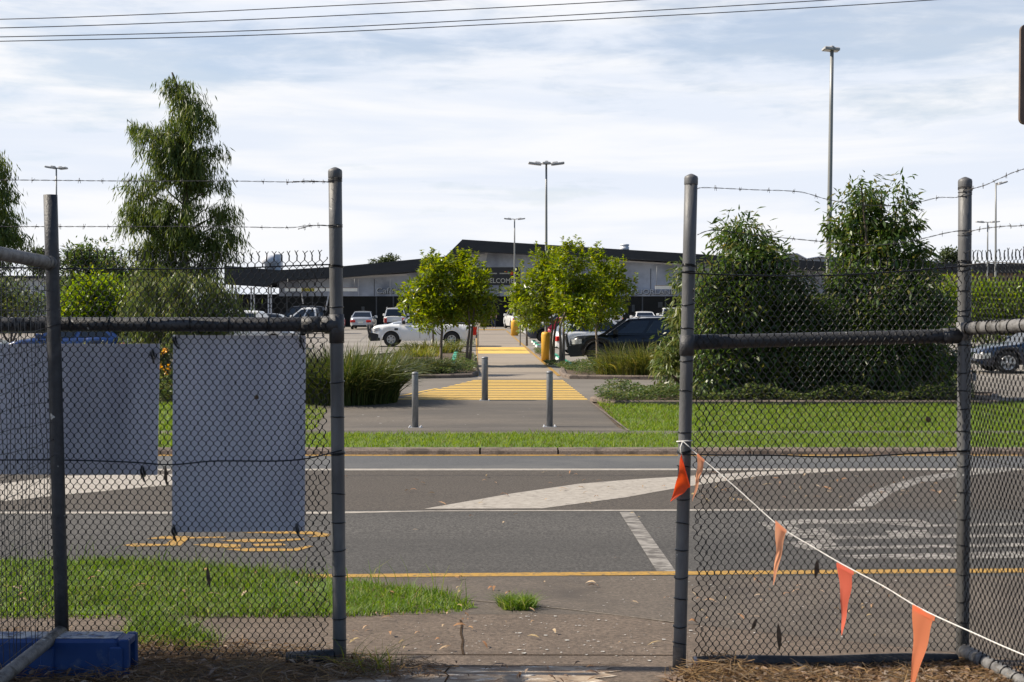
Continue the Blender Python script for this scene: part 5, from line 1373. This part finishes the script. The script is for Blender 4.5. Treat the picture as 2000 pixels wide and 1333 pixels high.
def broad_tree(name, label, cat, trunks, ells, leafm, barkm, seed, ncl, per, spread, L, Wd, droop=.3, group=None, nlimb=26, r0=.05, lo=.35, upright=0.0, hi=.8, more=None):
    """trunks: list of point lists from the ground up; crown of leaf clusters scattered through ells"""
    r = np.random.default_rng(seed); rg = random.Random(seed)
    root = thing(name, label, cat, tuple(trunks[0][0]), 0, group)
    cl, u = clusters_in(ells, ncl, r, lo)
    mb = MB()
    for tr in trunks:
        pts = smooth(tr, 5); n = len(pts)
        mb.tube(pts, [r0*(1-.75*i/(n-1)) for i in range(n)], 8)
    tops = [p for tr in trunks for p in smooth(tr,5)[3:]]
    for i in r.choice(ncl, min(nlimb,ncl), replace=False):
        b = Vector(cl[i]); a = min(tops, key=lambda q: (q-b).length+abs(q.z-(b.z-.5*(b-q).length))*.6)
        limb_to(mb, a, b, r0*.30, r0*.07, rg)
    mb.build('trunk', barkm, root)
    n = ncl*per
    ci = np.repeat(np.arange(ncl), per)
    sp = np.repeat(spread*r.uniform(.5,1.35,ncl), per)[:,None]
    off = np.clip(r.normal(size=(n,3)),-1.7,1.7)*sp*np.array([1,1,.75])
    C = cl[ci]+off
    D = unit(off)*.8+r.normal(size=(n,3))*.6+np.array([0,0,-droop+upright])+u[ci]*.3
    Nn = r.normal(size=(n,3))*.5+np.array([0,0,.9])
    V = leaf_quads(C, D, Nn, L*r.uniform(.55,1.25,n), Wd*r.uniform(.6,1.2,n))
    if more is not None: V = np.concatenate([V, more])
    np_mesh('crown', V, 4, leafm, root)
    return root

def sprigs(ells_pts, L, nleaf, ll, lw, r, up=1.0):
    """upright leafy shoots standing proud of a crown; returns leaf verts and twig list"""
    V = []; tw = []
    for p in ells_pts:
        d = unit(np.array([r.normal()*.35, r.normal()*.35, up])); h = L*r.uniform(.5,1.2)
        t = r.random(nleaf)**.8; C = np.array(p)+d*h*t[:,None]
        a = r.uniform(0,6.28,nleaf); D = np.stack([np.cos(a),np.sin(a),r.uniform(.1,.9,nleaf)],1)
        V.append(leaf_quads(C, D, r.normal(size=(nleaf,3))*.4+np.array([0,0,1]), ll*r.uniform(.6,1.2,nleaf)*(1.1-.5*t), lw*r.uniform(.6,1.2,nleaf)*(1.1-.4*t)))
        tw.append((p, tuple(np.array(p)+d*h)))
    return np.concatenate(V), tw

def small_tree(label, tx, ty, lean, pix, seed, ncl=150, per=36, sprig=26, extra=None, L=.19, Wd=.085):
    """young street tree beside the walkway"""
    r = np.random.default_rng(seed); b = gnd(tx, ty); Y = b.y; el = lobes(pix, Y, .95, .5, seed)
    top = el[0][0]
    tr = [b-Vector((0,0,.05)), b.lerp(P(tx+lean*.4,(ty*2+pix[0][1])/3,Y),1), P(tx+lean,(ty+pix[0][1]*2)/3+10,Y), P(pix[0][0],pix[0][1],Y), P(pix[0][0]+3,pix[0][1]-pix[0][3]*.8,Y)]
    trs = [tr]
    if extra: trs.append([b+Vector((.1,0,-.05)), P(tx+extra[0],ty-55,Y+.05), P(tx+extra[1],ty-100,Y+.1), P(tx+extra[1]*1.4,ty-150,Y+.1)])
    # shoots at the top
    cl, u = clusters_in(el, 300, r, .8); cl = cl[np.argsort(-(cl[:,2]+r.normal(size=300)*.6))][:sprig]
    V, tw = sprigs(cl, .55, 30, L*1.05, Wd, r)
    return broad_tree('young_tree', label, 'tree', trs, el, M['leaf_bright'], M['bark'], seed, int(ncl*.72), per, .135, L, Wd, .15, 'young trees beside the walkway', 22, .058, .25, .25, more=V)
small_tree('leafier young tree with a single slim trunk nearest the white ute bonnet', 861, 716, 2, [(852,580,40,46),(812,582,30,30),(845,540,34,34),(880,556,34,42),(858,612,50,26),(812,616,26,22),(842,508,12,22),(868,515,12,20),(830,632,16,16)], 51, 170)
small_tree('young tree with twin leaning trunks left of the walkway', 911, 716, 6, [(915,592,40,42),(925,556,32,36),(948,596,22,30),(888,612,26,22),(905,535,20,28),(945,626,18,14),(900,520,10,22)], 52, 135, extra=(10,14))
small_tree('thin young tree on the left between its two leafier neighbours and the ute', 846, 684, 0, [(846,605,26,30),(834,634,16,16),(856,575,24,28)], 57, 34)
small_tree('young tree with a forked trunk beside the near yellow pedestal', 1075, 709, 4, [(1062,570,42,46),(1022,560,22,34),(1012,590,20,18),(1075,535,34,36),(1085,600,36,30),(1045,622,36,18),(1026,520,10,26),(1050,505,10,18),(1006,570,12,12)], 53, 150, extra=(8,18))
small_tree('young tree with the straight trunk just right of the near yellow pedestal', 1095, 717, 0, [(1118,578,40,42),(1138,608,32,30),(1100,538,28,34),(1125,520,16,28),(1150,556,28,36),(1118,620,28,18),(1108,502,9,18),(1140,504,9,18)], 54, 150, extra=(6,6))
small_tree('rightmost young tree whose trunk stands before the black off-road wagon', 1167, 712, -2, [(1180,585,34,38),(1216,566,18,24),(1168,536,16,34),(1200,546,22,26),(1165,618,28,24),(1208,602,16,20),(1166,508,9,20),(1232,560,10,12),(1150,600,14,16)], 55, 120)
small_tree('smallest young tree in the second row before the farther yellow pedestal', 1029, 676, 0, [(1026,625,26,24),(1018,605,22,22),(1036,608,22,24)], 56, 50)

def weeping(name, label, Y, trunk, pix, seed, ncl, per, hang, L, Wd, leafm, barkm, r0, lo=.3, gap=.0):
    """crown of drooping leafy strands hung from limb tips"""
    r = np.random.default_rng(seed); rg = random.Random(seed)
    root = thing(name, label, 'tree', tuple(trunk[0]))
    el = lobes(pix, Y, .8, .35, seed); cl, u = clusters_in(el, ncl, r, lo)
    mb = MB(); pts = smooth(trunk, 6); n = len(pts); mb.tube(pts, [r0*(1-.85*i/(n-1)) for i in range(n)], 9)
    for i in r.choice(ncl, min(70,ncl), replace=False):
        b = Vector(cl[i]); a = min(pts[2:], key=lambda q: (q-b).length+abs(q.z-(b.z-.6*(b-q).length))*.8)
        limb_to(mb, a, b, r0*.2, r0*.03, rg, .1)
    mb.build('trunk', barkm, root)
    n = ncl*per; ci = np.repeat(np.arange(ncl), per)
    # each cluster is a short arching twig from which leaves hang
    a = np.arctan2(u[:,1],u[:,0])+r.normal(0,.6,ncl); out = np.stack([np.cos(a),np.sin(a),np.zeros(ncl)],1)
    tlen = r.uniform(.25,.75,ncl); hl = hang*r.uniform(.4,1.3,ncl)
    t = r.random(n); hh = r.random(n)
    C = cl[ci]+out[ci]*(tlen[ci]*(t-.3))[:,None]+r.normal(size=(n,3))*np.array([.08,.08,.05])
    C[:,2] += .12*np.sin(t*3.1)-hl[ci]*hh*(.4+.6*t)
    D = out[ci]*r.uniform(-.1,.5,n)[:,None]+r.normal(size=(n,3))*.28+np.array([0,0,-1.0])
    Nn = r.normal(size=(n,3))
    V = leaf_quads(C, D, Nn, L*r.uniform(.5,1.25,n), Wd*r.uniform(.6,1.2,n), .05)
    np_mesh('crown', V, 4, leafm, root); return root
TY = 40.0
b = P(358,733,TY); b.z = CP
weeping('weeping_tree', 'tall narrow weeping gum standing above the left fence', TY, [b,P(356,650,TY),P(358,540,TY),P(360,440,TY),P(366,330,TY),P(372,250,TY),P(350,180,TY),P(336,142,TY)],
  [(336,152,9,12),(342,172,16,22),(364,188,30,28),(374,232,36,42),(345,245,26,30),(256,246,10,20),(282,262,26,26),(318,280,36,40),(355,300,50,42),(408,262,22,12),(404,298,22,28),(345,335,62,36),(262,356,20,14),(290,366,32,26),(398,356,34,30),(432,352,12,10),
   (278,404,34,26),(345,420,50,40),(425,412,28,24),(452,428,24,36),(268,432,20,30),(330,462,68,34),(395,462,48,28),(300,500,40,30),(430,480,30,30),(360,520,85,30)], 61, 460, 62, .66, .25, .034, M['leaf_weep'], M['bark_dark'], .17)
# lower skirt of the same planting, its sunlit look put into yellower leaves
b = P(345,733,38.5); b.z = CP
weeping('weeping_tree', 'lower yellow-green weeping shrub under the tall gum behind the left mesh', 38.5, [b,P(345,660,38.5),P(348,590,38.5),P(352,530,38.5)],
  [(310,560,60,40),(380,560,70,40),(300,610,60,44),(360,620,70,44),(430,600,44,44),(330,660,80,30),(400,650,60,30)], 62, 330, 56, .6, .22, .034, M['leaf_olive'], M['bark_dark'], .10)
b = P(-70,733,34); b.z = CP
weeping('weeping_tree', 'weeping tree cut off by the left edge of the picture', 34, [b,P(-68,560,34),P(-60,420,34),P(-55,300,34)],
  [(-20,330,38,30),(-40,380,55,40),(5,400,24,34),(-20,440,50,40),(10,455,30,30),(-50,300,40,30),(-90,420,60,70),(-60,500,70,50)], 63, 260, 56, .5, .22, .034, M['leaf_weep'], M['bark_dark'], .14)

def bush(label, Y, pix, leafm, seed, ncl, per, spread, L, Wd, droop=.2, name='shrub', trunk_px=None, barkm=None, up=.1, group=None, lo=.3, base=None, cat=None):
    el = lobes(pix, Y, .9, .5, seed); x = trunk_px if trunk_px is not None else sum(p[0] for p in pix)/len(pix)
    b = P(x,600,Y); b.z = zg(Y) if base is None else base
    ym = min(p[1] for p in pix); tr = []
    for k in (-1,0,1):
        e = el[(k*3) % len(el)][0]; tr.append([b+Vector((k*.12,0,0)), b.lerp(e,.4)+Vector((k*.1,0,.1)), e.lerp(b,.2), e])
    return broad_tree(name, label, cat or name.split('_')[-1], tr, el, leafm, barkm or M['bark_dark'], seed, ncl, per, spread, L, Wd, droop, group, 26, .055, lo, up)
# the two big right-hand trees
bush('rounded dark tree just right of the middle gate post', 29.8, [(1448,470,34,30),(1440,436,18,20),(1462,440,10,20),(1420,470,14,22),(1488,480,26,26),(1498,452,9,16),(1402,520,26,34),(1385,560,26,30),(1450,520,50,40),(1505,520,36,40),(1480,560,60,36),(1550,575,40,40),(1430,600,80,60),(1530,620,78,60),(1400,650,44,50),(1450,690,85,50),(1560,690,80,44),(1500,740,110,36),(1390,735,44,34)],
     M['leaf_dark'], 71, 500, 46, .17, .20, .058, .75, 'evergreen_tree', 1470, up=.1)
bush('taller loose-topped dark tree left of the corner post', 29.6, [(1682,362,14,22),(1668,376,12,18),(1700,385,22,26),(1722,372,10,18),(1690,415,32,26),(1738,400,18,24),(1760,366,8,18),(1766,398,13,22),(1655,412,18,24),(1640,444,13,16),(1700,452,40,30),(1750,440,28,28),(1785,450,14,22),(1630,470,10,12),(1665,478,30,26),(1735,485,44,30),(1780,492,20,22),(1642,500,14,18),(1715,510,66,46),(1660,545,36,32),(1785,540,40,40),(1730,580,80,50),(1690,640,75,56),(1790,620,62,52),(1830,600,30,40),(1740,700,100,48),(1820,700,50,44),(1640,720,50,40),(1740,750,110,28)],
     M['leaf_dark'], 72, 560, 44, .16, .20, .058, .75, 'evergreen_tree', 1725, up=.1)
bush('low dark shrub filling the gap between the two big right trees', 31.5, [(1615,615,46,34),(1610,660,56,44),(1640,720,60,36),(1575,730,60,36)], M['leaf_dark'], 73, 210, 56, .2, .16, .045, .6, 'shrub', 1615)
bush('pale drooping shrub reaching round the right gate post', 32, [(1318,700,24,34),(1335,640,24,44),(1345,590,22,36),(1340,540,18,24),(1310,730,20,20),(1370,690,40,60),(1372,610,30,50)], M['leaf_olive'], 74, 120, 50, .17, .20, .05, 1.0, 'shrub', 1345)
bush('yellow-green hedge clump seen through the mesh wing', 52, [(1960,600,60,50),(1900,590,44,46),(2030,600,60,60),(1850,600,40,50),(1930,640,60,30),(2010,650,60,30)], M['leaf_lime'], 75, 260, 46, .28, .22, .075, .2, 'hedge', 1950, base=CP)
bush('bright lime bush behind the left end of the wire mesh', 48, [(170,600,50,40),(210,580,44,34),(240,610,40,36),(150,630,40,30),(210,630,60,30),(185,560,24,18)], M['leaf_lime'], 76, 230, 46, .26, .22, .08, .2, 'shrub', 195, base=CP)
bush('dark leafy tree behind the lime bush at left', 58, [(175,520,44,34),(140,530,26,30),(205,500,20,20),(160,490,14,14),(240,560,50,40),(290,570,44,60),(260,620,60,40),(140,590,40,40),(215,540,36,30)], M['leaf_dark'], 77, 330, 46, .30, .25, .08, .2, 'dense_tree', 210, base=CP)
bush('dull green shrub against the pale store wall at far left', 56, [(25,570,34,26),(60,600,40,26),(10,610,40,30),(-40,580,50,40)], M['leaf_olive'], 78, 130, 42, .28, .22, .07, .2, 'shrub', 20, base=CP)
for lab, Y, pix, sd_ in (('small round tree top above the shop roof left of the kink', 165, [(755,514,16,8),(768,510,10,6),(740,516,12,6)], 81),
                       ('single far tree showing just left of the corner post', 150, [(1855,498,16,10),(1845,506,14,8),(1868,504,12,8)], 82),
                       ('far tree glimpsed over the gate leaf at left', 120, [(74,500,12,7),(64,506,12,8),(86,505,12,8)], 83)):
    bush(lab, Y, pix+[(pix[0][0],pix[0][1]+24,pix[0][2],14)], M['leaf_far'], sd_, 70, 34, .35, .35, .16, .1, 'distant_tree', pix[0][0], base=CP)
bush('tree line beyond the low shop at far right', 170, [(1920,560,60,40),(2010,560,80,44),(2090,560,60,40)], M['leaf_far'], 84, 90, 40, .6, .5, .2, .1, 'distant_tree', 2000, base=CP)
# yellow flowering plant behind the left fence
def flowers(label, Y, pix, seed):
    root = bush(label, Y, pix, M['cover'], seed, 90, 36, .10, .09, .03, .1, 'flowering_shrub', pix[0][0], base=CP)
    r = np.random.default_rng(seed+5); el = lobes(pix, Y-.1, .9, .2, seed); cl, u = clusters_in(el, 26, r, .8)
    n = 12*10; ci = np.repeat(np.arange(12),10); C = cl[ci]+r.normal(size=(n,3))*.035
    np_mesh('blossom', leaf_quads(C, r.normal(size=(n,3)), r.normal(size=(n,3)), np.full(n,.06), np.full(n,.045)), 4, M['flower'], root); return root
flowers('shrub with orange yellow flowers by the taller sign board', 30.0, [(628,768,30,22),(610,745,16,16),(650,780,24,12)], 85)
flowers('orange flowered shrub in the gap between the sign boards', 30.0, [(322,742,16,24),(330,770,14,16),(318,700,14,22)], 86)

# strappy clumps
def strappy(label, px, py, n, h, w, rad_, m, seed, arch=1.0, squash=1.0):
    r = np.random.default_rng(seed); g_ = gnd(px, py); root = thing('strap_plant', label, 'plant', tuple(g_), 0, 'strap-leaved clumps in the garden beds')
    a = r.uniform(0,6.28,n); q = r.random(n)**.5*rad_*.7; hh = h*r.uniform(.5,1.15,n); ar = arch*r.uniform(.15,1.2,n)
    B = np.stack([q*np.cos(a)*squash,q*np.sin(a),np.zeros(n)],1); o = np.stack([np.cos(a+r.normal(0,.5,n)),np.sin(a+r.normal(0,.5,n)),np.zeros(n)],1)
    rows = []; up = np.array([0,0,1.0]); s = np.stack([-o[:,1],o[:,0],np.zeros(n)],1); s = s+r.normal(size=(n,3))*.4
    for t, k in ((0,1),(.3,.95),(.6,.8),(.85,.5),(1.0,.06)):
        p = B+o*(hh*ar*.75*t**1.8)[:,None]+up*(hh*(t-.42*np.minimum(ar,1.25)*t**2.6))[:,None]
        rows.append((p, s*(w*k*.5)))
    strip = strip_mesh('blades', np.stack([c-s_ for c,s_ in rows],1), np.stack([c+s_ for c,s_ in rows],1), m)
    strip.parent = root; return root
strappy('largest dark strap-leaved clump beside the left gate post', 676, 786, 3600, 1.4, .018, 1.6, M['strap'], 91, 1.15)
strappy('dark strappy clump half hidden behind the left gate post', 632, 778, 2000, 1.2, .018, 1.5, M['strap'], 92, 1.5)
strappy('strappy clump on the island right of the largest clump', 775, 735, 1100, .72, .02, 1.4, M['strap_mix'], 93, 1.3)
strappy('strappy clump on the island nearest the first young tree', 818, 733, 900, .7, .02, 1.3, M['strap_mix'], 94, 1.3)
strappy('feathery strap plant before the white ute front wheel', 742, 722, 450, .6, .02, 1.1, M['strap'], 95, .9)
strappy('strappy clump in front of the white ute door', 846, 692, 600, .72, .03, 1.7, M['strap_mix'], 96, 1.2)
strappy('strappy clump under the white ute front end', 812, 700, 400, .5, .03, 1.3, M['strap_gold'], 97, .9)
strappy('golden strap clump before the black wagon on the right island', 1262, 736, 1700, 1.1, .02, 1.7, M['strap_mix'], 98, 1.0)
strappy('strap clump on the right island close to the gate post', 1312, 736, 1400, 1.05, .02, 1.6, M['strap_mix'], 99, 1.0)
strappy('low strap clump at the left of the right island', 1216, 736, 500, .75, .026, 1.1, M['strap_gold'], 100, .9)
strappy('strap clump on the right island behind the gate post', 1372, 736, 700, 1.1, .028, 1.5, M['strap'], 101, .8)
strappy('pale strap clump in front of the blue hatchback above the wide sign board', 150, 716, 900, .95, .022, 2.2, M['strap_gold'], 102, .9)
# low leafy ground cover along the beds
def cover(poly, n, h, seed, m='cover', ll=.085, lw=.04):
    r = np.random.default_rng(seed); p = scatter(gp(*poly), n, r); n = len(p)
    bump_ = .55+.45*np.sin(p[:,0]*3.3+seed)*np.sin(p[:,1]*2.1+1)
    z = CP+.05+r.random(n)**.7*h*(.5+bump_)
    C = np.stack([p[:,0],p[:,1],z],1); a = r.uniform(0,6.28,n)
    D = np.stack([np.cos(a),np.sin(a),r.uniform(-.1,.8,n)],1)
    tag(np_mesh('ground_cover', leaf_quads(C, D, r.normal(size=(n,3))*.45+np.array([0,0,1]), ll*r.uniform(.6,1.3,n), lw*r.uniform(.6,1.2,n)), 4, M[m]), kind='stuff')
cover([(785,737),(880,738),(930,731),(926,722),(840,720),(790,722)], 5200, .26, 111)
cover([(1120,737),(1200,739),(1330,740),(1330,722),(1180,722),(1130,722)], 7000, .28, 112)
cover([(1158,787),(1190,777),(1340,776),(1700,776),(1900,777),(1900,791),(1500,791),(1190,792)], 17000, .26, 113)
cover([(890,712),(930,712),(926,697),(890,697)], 700, .12, 114)
cover([(870,682),(928,683),(926,668),(870,668)], 1600, .3, 115)
cover([(1063,716),(1095,722),(1090,716),(1066,712)], 500, .12, 116); cover([(1046,695),(1070,695),(1066,688),(1044,688)], 500, .14, 117)
cover([(1100,728),(1135,732),(1130,722),(1090,720)], 900, .14, 118)
# dry undergrowth at the foot of the big right trees and along the left bed
cover([(1345,772),(1880,772),(1880,750),(1345,750)], 9000, .35, 119, 'leaf_dark', .12, .04)
cover([(-40,790),(600,790),(640,772),(-40,770)], 9000, .5, 120, 'leaf_olive', .13, .045)
# tree outside the picture at the left whose shade falls over the near litter
r_ = np.random.default_rng(7)
root = broad_tree('shade_tree', 'broad tree standing outside the left edge of the picture', 'tree', [[Vector((-7.9,5.7,0)),Vector((-7.8,5.6,1.6)),Vector((-7.6,5.5,3.2)),Vector((-7.2,5.5,4.8))]],
   [(Vector((-7.2,5.65,4.9)),(1.1,.55,1.1)),(Vector((-6.5,5.6,4.5)),(.7,.5,.8)),(Vector((-8.4,5.6,5.2)),(1.3,.6,1.0))], M['leaf_dark'], M['bark'], 130, 260, 60, .22, .16, .055, .4, None, 24, .14)
